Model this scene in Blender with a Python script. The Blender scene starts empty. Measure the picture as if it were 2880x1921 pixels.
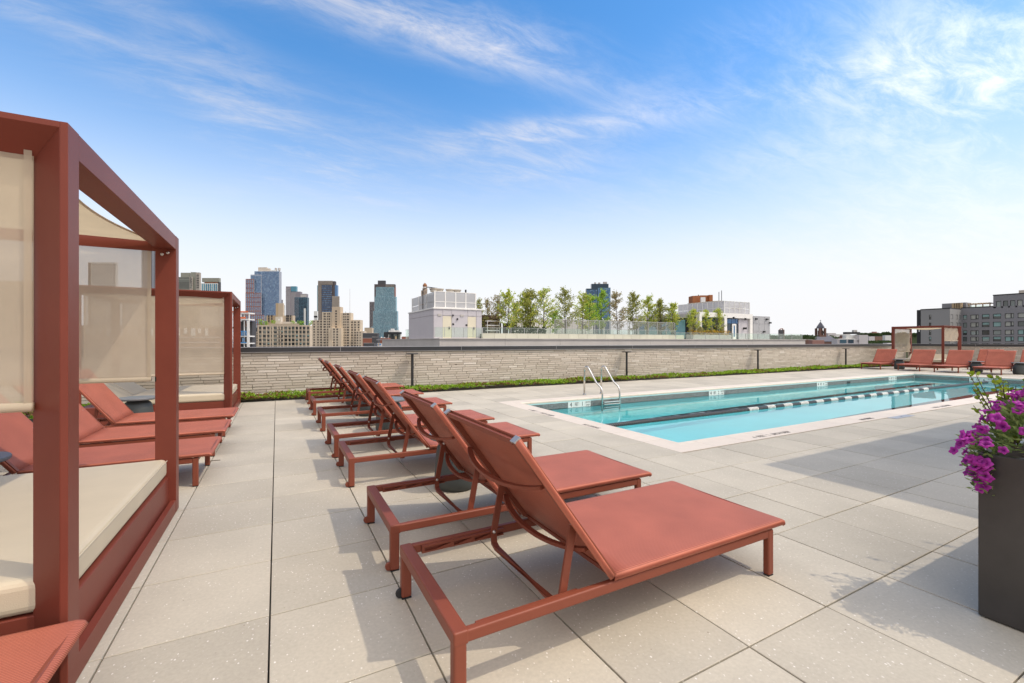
import bpy, bmesh, math, random
from mathutils import Vector, Matrix, noise as mnoise
random.seed(7)
SC = bpy.context.scene
COL = SC.collection
R_ = math.radians

# ------------------------------------------------------------------ camera
EYE = Vector((-0.5808, -2.4155, 1.3178))
YAW = 0.4908                      # clockwise from +Y
F = 1237.9                        # focal length in photo pixels (2880 wide)
cam_d = bpy.data.cameras.new("camera"); cam = bpy.data.objects.new("camera", cam_d); COL.objects.link(cam)
cam.location = EYE; cam.rotation_euler = (R_(90), 0, -YAW)
cam_d.sensor_width = 36.0; cam_d.lens = 36.0 * F / 2880.0
cam_d.clip_start = 0.05; cam_d.clip_end = 20000
SC.camera = cam

# ------------------------------------------------------------------ sun, sky, exposure
SUN = Vector((0.508, -0.417, 1.0)).normalized()
SUN_EL = math.asin(SUN.z); SUN_AZ = math.atan2(SUN.x, SUN.y)
SC.view_settings.view_transform = 'Standard'; SC.view_settings.look = 'None'
SC.view_settings.exposure = 0.03; SC.view_settings.gamma = 1.0; SC.view_settings.use_curve_mapping = False
sd = bpy.data.lights.new("sun", 'SUN'); sd.energy = 2.0; sd.angle = R_(0.55); sd.color = (1.0, 0.88, 0.72)
so = bpy.data.objects.new("sun", sd); COL.objects.link(so)
so.rotation_euler = (-SUN).to_track_quat('-Z', 'Y').to_euler(); so.location = (0, 0, 30)
try: sd.cycles.is_caustics_light = True
except Exception: pass

world = bpy.data.worlds.new("World"); SC.world = world; world.use_nodes = True
SKY_STRENGTH = 0.12
def build_world():
    nt = world.node_tree; N = nt.nodes; L = nt.links; N.clear()
    def nd(t, **k):
        n = N.new(t)
        for a, b in k.items(): setattr(n, a, b)
        return n
    def mth(op, a, b=None, clamp=False):
        n = nd('ShaderNodeMath', operation=op, use_clamp=clamp)
        for i, s in enumerate((a, b)):
            if s is None: continue
            if isinstance(s, (int, float)): n.inputs[i].default_value = s
            else: L.new(s, n.inputs[i])
        return n.outputs[0]
    def mixc(f, a, b):
        n = nd('ShaderNodeMix', data_type='RGBA')
        for i, s in ((0, f), (6, a), (7, b)):
            if isinstance(s, (int, float)): n.inputs[i].default_value = s
            elif isinstance(s, tuple): n.inputs[i].default_value = (*s, 1)
            else: L.new(s, n.inputs[i])
        return n.outputs[2]
    def ramp(f, lo, hi):
        n = nd('ShaderNodeMapRange', interpolation_type='SMOOTHSTEP')
        L.new(f, n.inputs[0]); n.inputs[1].default_value = lo; n.inputs[2].default_value = hi
        return n.outputs[0]
    out = nd('ShaderNodeOutputWorld'); bg = nd('ShaderNodeBackground'); bg.inputs[1].default_value = SKY_STRENGTH
    L.new(bg.outputs[0], out.inputs[0])
    sky = nd('ShaderNodeTexSky', sky_type='NISHITA', sun_disc=False)
    sky.sun_elevation = SUN_EL; sky.sun_rotation = SUN_AZ; sky.altitude = 50; sky.air_density = 1.0; sky.dust_density = 0.6; sky.ozone_density = 2.5
    tc = nd('ShaderNodeTexCoord'); nrm = nd('ShaderNodeVectorMath', operation='NORMALIZE'); L.new(tc.outputs['Generated'], nrm.inputs[0])
    d = nrm.outputs[0]
    sep = nd('ShaderNodeSeparateXYZ'); L.new(d, sep.inputs[0]); dz = mth('MAXIMUM', sep.outputs[2], 0.0)
    # projected cloud deck coordinates
    den = mth('ADD', dz, 0.12)
    px = mth('DIVIDE', sep.outputs[0], den); py = mth('DIVIDE', sep.outputs[1], den)
    comb = nd('ShaderNodeCombineXYZ'); L.new(px, comb.inputs[0]); L.new(py, comb.inputs[1])
    def fbm(scale, rot, sc, det, rough, dist, off):
        mp = nd('ShaderNodeMapping'); mp.inputs['Rotation'].default_value = (0, 0, R_(rot)); mp.inputs['Scale'].default_value = sc; mp.inputs['Location'].default_value = off
        L.new(comb.outputs[0], mp.inputs[0])
        n = nd('ShaderNodeTexNoise'); n.inputs['Scale'].default_value = scale; n.inputs['Detail'].default_value = det
        n.inputs['Roughness'].default_value = rough; n.inputs['Distortion'].default_value = dist
        L.new(mp.outputs[0], n.inputs['Vector']); return n.outputs[0]
    wisp = fbm(1.15, 24, (0.38, 2.0, 1), 9, 0.62, 0.45, (3.1, 1.7, 0))
    fine = fbm(7.0, 30, (0.6, 1.5, 1), 9, 0.70, 0.5, (1.0, 4.2, 0))
    big = fbm(0.42, 10, (0.8, 1.3, 1), 4, 0.5, 0.3, (0.4, 2.9, 0))
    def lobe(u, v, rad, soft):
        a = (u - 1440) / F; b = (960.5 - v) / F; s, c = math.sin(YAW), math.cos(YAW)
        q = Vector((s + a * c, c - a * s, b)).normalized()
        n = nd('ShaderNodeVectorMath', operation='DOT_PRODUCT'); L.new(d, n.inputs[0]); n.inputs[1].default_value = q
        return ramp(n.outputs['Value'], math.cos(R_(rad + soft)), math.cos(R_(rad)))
    # thick cloud added out of view for fill light; the view keeps thin cirrus
    mixn = mth('ADD', mth('MULTIPLY', fine, 0.60), mth('MULTIPLY', wisp, 0.40))
    det = mth('ADD', mth('MULTIPLY', ramp(mixn, 0.40, 0.68), 0.75), mth('MULTIPLY', ramp(wisp, 0.30, 0.65), 0.25))
    base = mth('ADD', mth('MULTIPLY', ramp(wisp, 0.30, 0.65), 0.45), mth('MULTIPLY', ramp(big, 0.28, 0.52), 0.65))
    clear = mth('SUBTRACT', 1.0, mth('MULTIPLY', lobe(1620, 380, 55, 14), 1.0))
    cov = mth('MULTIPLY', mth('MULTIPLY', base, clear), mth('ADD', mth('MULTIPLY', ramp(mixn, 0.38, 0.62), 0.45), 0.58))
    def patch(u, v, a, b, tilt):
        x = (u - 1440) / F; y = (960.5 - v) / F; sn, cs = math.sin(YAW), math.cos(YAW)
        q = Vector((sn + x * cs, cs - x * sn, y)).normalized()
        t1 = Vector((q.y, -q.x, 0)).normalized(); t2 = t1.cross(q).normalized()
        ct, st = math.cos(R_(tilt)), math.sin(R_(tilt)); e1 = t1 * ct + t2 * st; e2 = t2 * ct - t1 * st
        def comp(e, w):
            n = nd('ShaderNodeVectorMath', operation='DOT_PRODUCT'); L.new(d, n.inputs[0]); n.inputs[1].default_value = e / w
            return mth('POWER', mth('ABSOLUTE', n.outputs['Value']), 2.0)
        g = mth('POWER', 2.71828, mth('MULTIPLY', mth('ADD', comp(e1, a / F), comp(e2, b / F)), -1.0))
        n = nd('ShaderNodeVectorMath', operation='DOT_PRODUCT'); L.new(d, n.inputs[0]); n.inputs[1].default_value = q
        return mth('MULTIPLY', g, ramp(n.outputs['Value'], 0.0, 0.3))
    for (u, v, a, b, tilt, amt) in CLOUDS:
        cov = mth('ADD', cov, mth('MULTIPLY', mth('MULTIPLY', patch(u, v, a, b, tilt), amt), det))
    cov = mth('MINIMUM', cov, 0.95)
    # sky body: more saturated than the raw model, whitened by haze towards the horizon
    hsv = nd('ShaderNodeHueSaturation'); hsv.inputs['Saturation'].default_value = 1.30; hsv.inputs['Value'].default_value = 1.95; hsv.inputs['Hue'].default_value = 0.497
    L.new(sky.outputs[0], hsv.inputs['Color'])
    W = 1.0 / SKY_STRENGTH
    hz = mth('POWER', 2.71828, mth('MULTIPLY', mth('POWER', mth('DIVIDE', dz, 0.305), 2.7), -1.0))
    body = mixc(hz, hsv.outputs[0], (0.95 * W, 0.95 * W, 0.97 * W))
    # cloud scatters forward: it is brightest on the sun's side of the sky
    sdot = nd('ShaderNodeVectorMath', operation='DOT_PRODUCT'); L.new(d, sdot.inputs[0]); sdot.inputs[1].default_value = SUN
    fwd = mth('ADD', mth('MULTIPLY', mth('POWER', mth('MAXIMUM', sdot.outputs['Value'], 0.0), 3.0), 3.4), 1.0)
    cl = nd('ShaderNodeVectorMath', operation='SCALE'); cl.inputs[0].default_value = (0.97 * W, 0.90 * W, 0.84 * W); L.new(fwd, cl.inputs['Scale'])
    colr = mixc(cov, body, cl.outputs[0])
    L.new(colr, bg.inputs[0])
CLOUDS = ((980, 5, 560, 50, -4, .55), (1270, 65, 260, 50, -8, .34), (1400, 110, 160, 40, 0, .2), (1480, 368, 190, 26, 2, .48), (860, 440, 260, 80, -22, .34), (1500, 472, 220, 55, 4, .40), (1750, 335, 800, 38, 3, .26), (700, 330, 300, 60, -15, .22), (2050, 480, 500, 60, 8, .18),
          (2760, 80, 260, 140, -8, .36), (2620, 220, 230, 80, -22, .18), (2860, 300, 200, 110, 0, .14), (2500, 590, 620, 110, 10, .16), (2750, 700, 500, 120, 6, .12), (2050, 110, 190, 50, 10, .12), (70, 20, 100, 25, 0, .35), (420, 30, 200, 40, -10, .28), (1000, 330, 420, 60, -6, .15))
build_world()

# ------------------------------------------------------------------ survey helpers (photo pixel -> point on a known plane)
_s, _c = math.sin(YAW), math.cos(YAW)
def ray(u, v):
    a = (u - 1440) / F; b = (960.5 - v) / F
    return Vector((_s + a * _c, _c - a * _s, b))
def at_y(u, v, y): d = ray(u, v); return EYE + d * ((y - EYE.y) / d.y)
def at_x(u, v, x): d = ray(u, v); return EYE + d * ((x - EYE.x) / d.x)
def at_z(u, v, z): d = ray(u, v); return EYE + d * ((z - EYE.z) / d.z)
def at_d(u, v, t): return EYE + ray(u, v) * t
def to_px(p):
    d = Vector(p) - EYE; X = _c * d.x - _s * d.y; Y = _s * d.x + _c * d.y
    return (1440 + F * X / Y, 960.5 - F * d.z / Y, Y) if Y > .05 else (1e9, 1e9, Y)

# ------------------------------------------------------------------ materials
def NT(name):
    m = bpy.data.materials.new(name); m.use_nodes = True; nt = m.node_tree
    return m, nt, nt.nodes, nt.links, nt.nodes['Principled BSDF']
def setp(b, **k):
    for a, v in k.items():
        a = a.replace('_', ' ')
        b.inputs[a].default_value = v
def mat(name, col, rough=0.5, metal=0.0, var=0.0, nscale=8.0, bump=0.0, bscale=60.0, spec=0.5, objvar=0.0, islvar=0.0, coat=0.0, detail=5):
    """plain surface: base colour with fine noise variation, optional bump and per-piece variation"""
    m, nt, N, L, b = NT(name)
    setp(b, Roughness=rough, Metallic=metal); b.inputs['Specular IOR Level'].default_value = spec
    if coat: b.inputs['Coat Weight'].default_value = coat; b.inputs['Coat Roughness'].default_value = .15
    tc = N.new('ShaderNodeTexCoord')
    val = None
    def addv(sock, lo, hi, cur):
        mr = N.new('ShaderNodeMapRange'); L.new(sock, mr.inputs[0]); mr.inputs[3].default_value = lo; mr.inputs[4].default_value = hi
        if cur is None: return mr.outputs[0]
        mm = N.new('ShaderNodeMath'); mm.operation = 'MULTIPLY'; L.new(cur, mm.inputs[0]); L.new(mr.outputs[0], mm.inputs[1]); return mm.outputs[0]
    if var:
        n = N.new('ShaderNodeTexNoise'); n.inputs['Scale'].default_value = nscale; n.inputs['Detail'].default_value = detail; n.inputs['Roughness'].default_value = .6
        L.new(tc.outputs['Object'], n.inputs['Vector'])
        mr = N.new('ShaderNodeMapRange'); L.new(n.outputs[0], mr.inputs[0]); mr.inputs[1].default_value = .25; mr.inputs[2].default_value = .75
        mr.inputs[3].default_value = 1 - var; mr.inputs[4].default_value = 1 + var; val = mr.outputs[0]
    if objvar:
        oi = N.new('ShaderNodeObjectInfo'); val = addv(oi.outputs['Random'], 1 - objvar, 1 + objvar, val)
    if islvar:
        g = N.new('ShaderNodeNewGeometry'); val = addv(g.outputs['Random Per Island'], 1 - islvar, 1 + islvar, val)
    if val is None: b.inputs['Base Color'].default_value = (*col, 1)
    else:
        vm = N.new('ShaderNodeVectorMath'); vm.operation = 'SCALE'; vm.inputs[0].default_value = col; L.new(val, vm.inputs['Scale'])
        L.new(vm.outputs[0], b.inputs['Base Color'])
    if bump:
        n2 = N.new('ShaderNodeTexNoise'); n2.inputs['Scale'].default_value = bscale; n2.inputs['Detail'].default_value = 6
        L.new(tc.outputs['Object'], n2.inputs['Vector'])
        bp = N.new('ShaderNodeBump'); bp.inputs['Strength'].default_value = bump; bp.inputs['Distance'].default_value = .01
        L.new(n2.outputs[0], bp.inputs['Height']); L.new(bp.outputs[0], b.inputs['Normal'])
    return m

M = {}
M['frame'] = mat('terracotta_powder_coat', (0.212, 0.056, 0.031), .46, var=.09, nscale=5, bump=.06, bscale=400, spec=.32)
M['frame_dark'] = mat('cabana_powder_coat', (0.172, 0.040, 0.025), .42, var=.10, nscale=2.5, bump=.05, bscale=300, spec=.25)
M['steel'] = mat('brushed_stainless', (0.62, 0.60, 0.56), .22, metal=1.0, var=.08, nscale=30)
M['bolt'] = mat('zinc_bolt', (0.7, 0.68, 0.65), .3, metal=1.0)
M['rubber'] = mat('black_rubber', (0.018, 0.018, 0.02), .6, var=.2)
M['black_metal'] = mat('black_metal', (0.022, 0.022, 0.024), .42, var=.15, nscale=4)
M['planter'] = mat('charcoal_planter_paint', (0.045, 0.041, 0.039), .30, var=.28, nscale=4, bump=.03, bscale=25)
M['table'] = mat('grey_green_drum', (0.055, 0.062, 0.060), .55, var=.12, nscale=6, bump=.08, bscale=150)
M['table_top'] = mat('grey_disc_top', (0.14, 0.15, 0.155), .5, var=.10, nscale=5)
M['cushion'] = mat('cream_cushion_vinyl', (0.53, 0.455, 0.33), .62, var=.05, nscale=3, bump=.10, bscale=220)
M['cap'] = mat('dark_cap_metal', (0.030, 0.030, 0.033), .35, var=.15, nscale=2)
M['cap_edge'] = mat('grey_cap_edge', (0.36, 0.35, 0.35), .35, metal=.5, var=.08, nscale=2)
M['mortar'] = mat('mortar', (0.36, 0.315, 0.26), .9, var=.12, nscale=12, bump=.3, bscale=80)
M['soil'] = mat('dark_soil', (0.035, 0.025, 0.018), .95, var=.4, nscale=30, bump=.6, bscale=60)
M['sub'] = mat('dark_deck_bedding', (0.075, 0.068, 0.06), .9, var=.2)
M['coping'] = mat('cream_cast_coping', (0.63, 0.545, 0.45), .60, var=.05, nscale=9, bump=.08, bscale=120, objvar=.03)
M['plaster'] = mat('pale_blue_pool_plaster', (0.62, 0.80, 0.80), .7, var=.05, nscale=1.2)
M['lip'] = mat('pool_lip_teal_reflection', (0.36, 0.60, 0.60), .45, var=.08, nscale=5)  # teal of the water's reflection painted into the lip colour
M['mosaic'] = mat('grey_glass_mosaic', (0.15, 0.16, 0.155), .25, islvar=.35)
M['grout'] = mat('light_grout', (0.50, 0.50, 0.47), .8, var=.08)
M['black_tile'] = mat('black_tile_line', (0.018, 0.018, 0.022), .35)
M['marker'] = mat('white_marker_tile', (0.70, 0.72, 0.68), .3, var=.04)
M['ink'] = mat('black_lettering', (0.012, 0.012, 0.013), .5)
M['ink_worn'] = mat('worn_black_stencil', (0.12, 0.11, 0.10), .8, var=.5, nscale=40)
M['float_black'] = mat('black_lane_float', (0.016, 0.016, 0.018), .35)
M['float_white'] = mat('white_lane_float', (0.80, 0.77, 0.70), .4)
M['float_core'] = mat('grey_float_core', (0.30, 0.29, 0.27), .5)
M['concrete'] = mat('pale_concrete', (0.46, 0.43, 0.40), .85, var=.14, nscale=.35, bump=.15, bscale=8, detail=9)
M['concrete_curb'] = mat('greenish_cast_curb', (0.52, 0.51, 0.41), .85, var=.10, nscale=.5, detail=8, objvar=.05)
M['panel_grey'] = mat('lilac_grey_panel', (0.50, 0.47, 0.49), .55, var=.03, nscale=.8)
M['door_cream'] = mat('cream_door', (0.66, 0.60, 0.46), .5, var=.03)
M['white_paint'] = mat('white_paint', (0.78, 0.76, 0.72), .55, var=.04, nscale=2)
M['white_metal'] = mat('white_ribbed_metal', (0.62, 0.59, 0.57), .5, var=.04)
M['brown_metal'] = mat('brown_metal_panel', (0.10, 0.055, 0.04), .5, var=.2, nscale=.8)
M['gal'] = mat('galvanised_picket', (0.42, 0.42, 0.41), .45, metal=.4, var=.1)
M['orange_box'] = mat('rust_orange_cladding', (0.34, 0.115, 0.035), .7, var=.10, nscale=.4, objvar=.05)
M['orange_net'] = mat('orange_debris_net', (0.75, 0.19, 0.07), .8, var=.2, nscale=1)
M['blue_trim'] = mat('blue_scaffold', (0.05, 0.28, 0.62), .5)
M['trunk'] = mat('grey_brown_bark', (0.10, 0.075, 0.055), .9, var=.3, nscale=9, bump=.4, bscale=30)
M['asphalt'] = mat('city_ground', (0.07, 0.068, 0.065), .95, var=.25, nscale=.01)
M['flesh'] = mat('skin', (0.42, 0.24, 0.17), .6)
M['shirt'] = mat('green_shirt', (0.16, 0.36, 0.24), .8)
M['hair'] = mat('short_brown_hair', (0.12, 0.06, 0.035), .7)

def leafmat(name, cols, rough=.55, trans=.35, by='isl'):
    m, nt, N, L, b = NT(name)
    g = N.new('ShaderNodeNewGeometry'); cr = N.new('ShaderNodeValToRGB')
    el = cr.color_ramp.elements
    while len(el) < len(cols): el.new(.5)
    for i, c in enumerate(cols): el[i].position = i / (len(cols) - 1); el[i].color = (*c, 1)
    L.new(g.outputs['Random Per Island'], cr.inputs[0])
    L.new(cr.outputs[0], b.inputs['Base Color']); setp(b, Roughness=rough); b.inputs['Specular IOR Level'].default_value = .3
    t = N.new('ShaderNodeBsdfTranslucent'); L.new(cr.outputs[0], t.inputs[0])
    mx = N.new('ShaderNodeMixShader'); mx.inputs[0].default_value = trans
    L.new(b.outputs[0], mx.inputs[1]); L.new(t.outputs[0], mx.inputs[2]); L.new(mx.outputs[0], N['Material Output'].inputs[0])
    return m
M['leaf_green'] = leafmat('tree_leaves_green', [(0.269, 0.382, 0.055), (0.421, 0.536, 0.076), (0.612, 0.651, 0.115), (0.765, 0.651, 0.154)])
M['leaf_fresh'] = leafmat('tree_leaves_fresh', [(0.221, 0.385, 0.041), (0.358, 0.551, 0.070), (0.496, 0.634, 0.083)])
M['leaf_olive'] = leafmat('tree_leaves_olive', [(0.240, 0.288, 0.060), (0.360, 0.372, 0.084), (0.456, 0.408, 0.120), (0.288, 0.348, 0.060)], trans=.45)
M['leaf_brown'] = leafmat('tree_leaves_brown', [(0.360, 0.240, 0.132), (0.432, 0.348, 0.168), (0.324, 0.336, 0.108)], trans=.45)
M['sedum'] = leafmat('sedum_leaves', [(0.119, 0.238, 0.014), (0.238, 0.404, 0.024), (0.357, 0.523, 0.042), (0.285, 0.428, 0.035), (0.166, 0.285, 0.024)], trans=.4)
M['sedum_red'] = leafmat('sedum_red_leaves', [(0.187, 0.082, 0.035), (0.281, 0.129, 0.059), (0.234, 0.187, 0.047)], trans=.35)
M['petunia_leaf'] = leafmat('petunia_leaves', [(0.096, 0.160, 0.048), (0.192, 0.272, 0.080), (0.320, 0.400, 0.128)], trans=.35)
M['boxwood'] = leafmat('boxwood_leaves', [(0.115, 0.184, 0.014), (0.253, 0.345, 0.023), (0.345, 0.414, 0.046)], rough=.35, trans=.35)
M['far_green'] = leafmat('far_tree_leaves', [(.035, .065, .02), (.06, .10, .03), (.09, .13, .04)])
M['grass_tan'] = leafmat('tan_grass', [(0.390, 0.351, 0.156), (0.494, 0.429, 0.234), (0.286, 0.338, 0.104)])
M['flower_orange'] = leafmat('orange_flowers', [(0.714, 0.340, 0.034), (0.612, 0.408, 0.051), (0.170, 0.255, 0.051)])
def petal():
    m, nt, N, L, b = NT('magenta_petal')
    oi = N.new('ShaderNodeObjectInfo'); cr = N.new('ShaderNodeValToRGB')
    cr.color_ramp.elements[0].color = (.42, .014, .31, 1); cr.color_ramp.elements[1].color = (.66, .07, .56, 1)
    L.new(oi.outputs['Random'], cr.inputs[0])
    tc = N.new('ShaderNodeTexCoord'); ln = N.new('ShaderNodeVectorMath'); ln.operation = 'LENGTH'; L.new(tc.outputs['Object'], ln.inputs[0])
    mr = N.new('ShaderNodeMapRange'); L.new(ln.outputs['Value'], mr.inputs[0]); mr.inputs[1].default_value = .0; mr.inputs[2].default_value = .03
    mx = N.new('ShaderNodeMix'); mx.data_type = 'RGBA'; L.new(mr.outputs[0], mx.inputs[0]); mx.inputs[6].default_value = (.20, .015, .20, 1); L.new(cr.outputs[0], mx.inputs[7])
    L.new(mx.outputs[2], b.inputs['Base Color']); setp(b, Roughness=.6)
    t = N.new('ShaderNodeBsdfTranslucent'); L.new(mx.outputs[2], t.inputs[0]); ms = N.new('ShaderNodeMixShader'); ms.inputs[0].default_value = .4
    L.new(b.outputs[0], ms.inputs[1]); L.new(t.outputs[0], ms.inputs[2]); L.new(ms.outputs[0], N['Material Output'].inputs[0])
    return m
M['petal'] = petal()

def paver_mat():
    m, nt, N, L, b = NT('ground_concrete_paver')
    tc = N.new('ShaderNodeTexCoord'); geo = N.new('ShaderNodeNewGeometry'); oi = N.new('ShaderNodeObjectInfo')
    pos = geo.outputs['Position']
    def noise(s, d, r=.6):
        n = N.new('ShaderNodeTexNoise'); n.inputs['Scale'].default_value = s; n.inputs['Detail'].default_value = d; n.inputs['Roughness'].default_value = r; L.new(pos, n.inputs['Vector']); return n.outputs[0]
    def mr(s, a, b_, lo, hi):
        n = N.new('ShaderNodeMapRange'); L.new(s, n.inputs[0])
        for i, v in zip((1, 2, 3, 4), (a, b_, lo, hi)): n.inputs[i].default_value = v
        return n.outputs[0]
    def mul(a, b_):
        n = N.new('ShaderNodeMath'); n.operation = 'MULTIPLY'; L.new(a, n.inputs[0]); L.new(b_, n.inputs[1]); return n.outputs[0]
    v = mul(mr(noise(1.1, 9), .3, .7, .87, 1.09), mr(noise(60, 4), .3, .7, .93, 1.07))
    ad = N.new('ShaderNodeMath'); ad.operation = 'ADD'; L.new(oi.outputs['Random'], ad.inputs[0]); L.new(geo.outputs['Random Per Island'], ad.inputs[1])
    fr = N.new('ShaderNodeMath'); fr.operation = 'FRACT'; L.new(ad.outputs[0], fr.inputs[0])
    v = mul(v, mr(fr.outputs[0], 0, 1, .89, 1.07))
    sc = N.new('ShaderNodeVectorMath'); sc.operation = 'SCALE'; sc.inputs[0].default_value = (0.462, 0.415, 0.330); L.new(v, sc.inputs['Scale'])
    # exposed white aggregate flecks
    vo = N.new('ShaderNodeTexVoronoi'); vo.inputs['Scale'].default_value = 85; vo.inputs['Randomness'].default_value = 1
    mp = N.new('ShaderNodeMapping'); mp.inputs['Scale'].default_value = (1, .72, 1); mp.inputs['Rotation'].default_value = (0, 0, .7); L.new(pos, mp.inputs[0]); L.new(mp.outputs[0], vo.inputs['Vector'])
    sp = N.new('ShaderNodeSeparateColor'); L.new(vo.outputs['Color'], sp.inputs[0])
    thr = mr(sp.outputs[0], .72, 1.0, .0, .34)
    lt = N.new('ShaderNodeMath'); lt.operation = 'LESS_THAN'; L.new(vo.outputs['Distance'], lt.inputs[0]); L.new(thr, lt.inputs[1])
    mx = N.new('ShaderNodeMix'); mx.data_type = 'RGBA'; L.new(mul(lt.outputs[0], mr(sp.outputs[1], 0, 1, .25, 1.0)), mx.inputs[0]); L.new(sc.outputs[0], mx.inputs[6]); mx.inputs[7].default_value = (.74, .70, .64, 1)
    # small dark specks
    vo2 = N.new('ShaderNodeTexVoronoi'); vo2.inputs['Scale'].default_value = 42; L.new(pos, vo2.inputs['Vector'])
    sp2 = N.new('ShaderNodeSeparateColor'); L.new(vo2.outputs['Color'], sp2.inputs[0])
    thr2 = mr(sp2.outputs[0], .93, 1.0, .0, .16)
    lt2 = N.new('ShaderNodeMath'); lt2.operation = 'LESS_THAN'; L.new(vo2.outputs['Distance'], lt2.inputs[0]); L.new(thr2, lt2.inputs[1])
    mx2 = N.new('ShaderNodeMix'); mx2.data_type = 'RGBA'; L.new(mul(lt2.outputs[0], mr(sp2.outputs[1], 0, 1, .2, .8)), mx2.inputs[0]); L.new(mx.outputs[2], mx2.inputs[6]); mx2.inputs[7].default_value = (.16, .13, .10, 1)
    L.new(mx2.outputs[2], b.inputs['Base Color'])
    setp(b, Roughness=.78)
    bp = N.new('ShaderNodeBump'); bp.inputs['Strength'].default_value = .12; bp.inputs['Distance'].default_value = .004; L.new(noise(220, 4), bp.inputs['Height']); L.new(bp.outputs[0], b.inputs['Normal'])
    return m
M['paver'] = paver_mat()

def brick_mat():
    m, nt, N, L, b = NT('long_format_brick')
    tc = N.new('ShaderNodeTexCoord'); geo = N.new('ShaderNodeNewGeometry'); oi = N.new('ShaderNodeObjectInfo')
    ad = N.new('ShaderNodeMath'); ad.operation = 'ADD'; L.new(oi.outputs['Random'], ad.inputs[0]); L.new(geo.outputs['Random Per Island'], ad.inputs[1])
    fr = N.new('ShaderNodeMath'); fr.operation = 'FRACT'; L.new(ad.outputs[0], fr.inputs[0])
    cr = N.new('ShaderNodeValToRGB'); el = cr.color_ramp.elements
    cols = [(.0, (.44, .38, .315)), (.3, (.53, .465, .39)), (.6, (.575, .51, .435)), (.8, (.49, .43, .36)), (1.0, (.66, .60, .53))]
    while len(el) < 5: el.new(.5)
    for e, (p, c) in zip(el, cols): e.position = p; e.color = (*c, 1)
    L.new(fr.outputs[0], cr.inputs[0])
    mp = N.new('ShaderNodeMapping'); mp.inputs['Scale'].default_value = (1, 1, 3.5); L.new(geo.outputs['Position'], mp.inputs[0])
    n = N.new('ShaderNodeTexNoise'); n.inputs['Scale'].default_value = 34; n.inputs['Detail'].default_value = 6; n.inputs['Roughness'].default_value = .6; L.new(mp.outputs[0], n.inputs['Vector'])
    mr = N.new('ShaderNodeMapRange'); L.new(n.outputs[0], mr.inputs[0])
    for i, v in zip((1, 2, 3, 4), (.3, .7, .91, 1.07)): mr.inputs[i].default_value = v
    sc = N.new('ShaderNodeVectorMath'); sc.operation = 'SCALE'; L.new(cr.outputs[0], sc.inputs[0]); L.new(mr.outputs[0], sc.inputs['Scale'])
    # occasional dark chips
    vo = N.new('ShaderNodeTexVoronoi'); vo.inputs['Scale'].default_value = 5.0; L.new(mp.outputs[0], vo.inputs['Vector'])
    s2 = N.new('ShaderNodeSeparateColor'); L.new(vo.outputs['Color'], s2.inputs[0])
    th = N.new('ShaderNodeMapRange'); L.new(s2.outputs[0], th.inputs[0])
    for i, v in zip((1, 2, 3, 4), (.955, 1.0, .0, .22)): th.inputs[i].default_value = v
    lt = N.new('ShaderNodeMath'); lt.operation = 'LESS_THAN'; L.new(vo.outputs['Distance'], lt.inputs[0]); L.new(th.outputs[0], lt.inputs[1])
    mx = N.new('ShaderNodeMix'); mx.data_type = 'RGBA'; L.new(lt.outputs[0], mx.inputs[0]); L.new(sc.outputs[0], mx.inputs[6]); mx.inputs[7].default_value = (.07, .05, .035, 1)
    L.new(mx.outputs[2], b.inputs['Base Color']); setp(b, Roughness=.85)
    bp = N.new('ShaderNodeBump'); bp.inputs['Strength'].default_value = .2; bp.inputs['Distance'].default_value = .004; L.new(n.outputs[0], bp.inputs['Height']); L.new(bp.outputs[0], b.inputs['Normal'])
    return m
M['brick'] = brick_mat()

def sling_mat():
    m, nt, N, L, b = NT('terracotta_woven_sling')
    tc = N.new('ShaderNodeTexCoord')
    def wave(dirn, s):
        w = N.new('ShaderNodeTexWave'); w.wave_type = 'BANDS'; w.bands_direction = dirn; w.inputs['Scale'].default_value = s; w.inputs['Distortion'].default_value = .25; w.inputs['Detail'].default_value = 1
        L.new(tc.outputs['UV'], w.inputs['Vector']); return w.outputs[0]
    a = wave('Y', 34); c = wave('X', 34)
    mm = N.new('ShaderNodeMath'); mm.operation = 'MULTIPLY'; L.new(a, mm.inputs[0]); L.new(c, mm.inputs[1])
    n = N.new('ShaderNodeTexNoise'); n.inputs['Scale'].default_value = 3; n.inputs['Detail'].default_value = 5; L.new(tc.outputs['UV'], n.inputs['Vector'])
    cr = N.new('ShaderNodeMix'); cr.data_type = 'RGBA'; L.new(a, cr.inputs[0]); cr.inputs[6].default_value = (.27, .068, .040, 1); cr.inputs[7].default_value = (.475, .150, .092, 1)
    mr = N.new('ShaderNodeMapRange'); L.new(n.outputs[0], mr.inputs[0])
    for i, v in zip((1, 2, 3, 4), (.3, .7, .88, 1.10)): mr.inputs[i].default_value = v
    sc = N.new('ShaderNodeVectorMath'); sc.operation = 'SCALE'; L.new(cr.outputs[2], sc.inputs[0]); L.new(mr.outputs[0], sc.inputs['Scale'])
    L.new(sc.outputs[0], b.inputs['Base Color']); setp(b, Roughness=.55); b.inputs['Specular IOR Level'].default_value = .3
    bp = N.new('ShaderNodeBump'); bp.inputs['Strength'].default_value = .35; bp.inputs['Distance'].default_value = .002; L.new(mm.outputs[0], bp.inputs['Height']); L.new(bp.outputs[0], b.inputs['Normal'])
    t = N.new('ShaderNodeBsdfTranslucent'); L.new(sc.outputs[0], t.inputs[0]); ms = N.new('ShaderNodeMixShader'); ms.inputs[0].default_value = .03
    L.new(b.outputs[0], ms.inputs[1]); L.new(t.outputs[0], ms.inputs[2]); L.new(ms.outputs[0], N['Material Output'].inputs[0])
    return m
M['sling'] = sling_mat()

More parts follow.
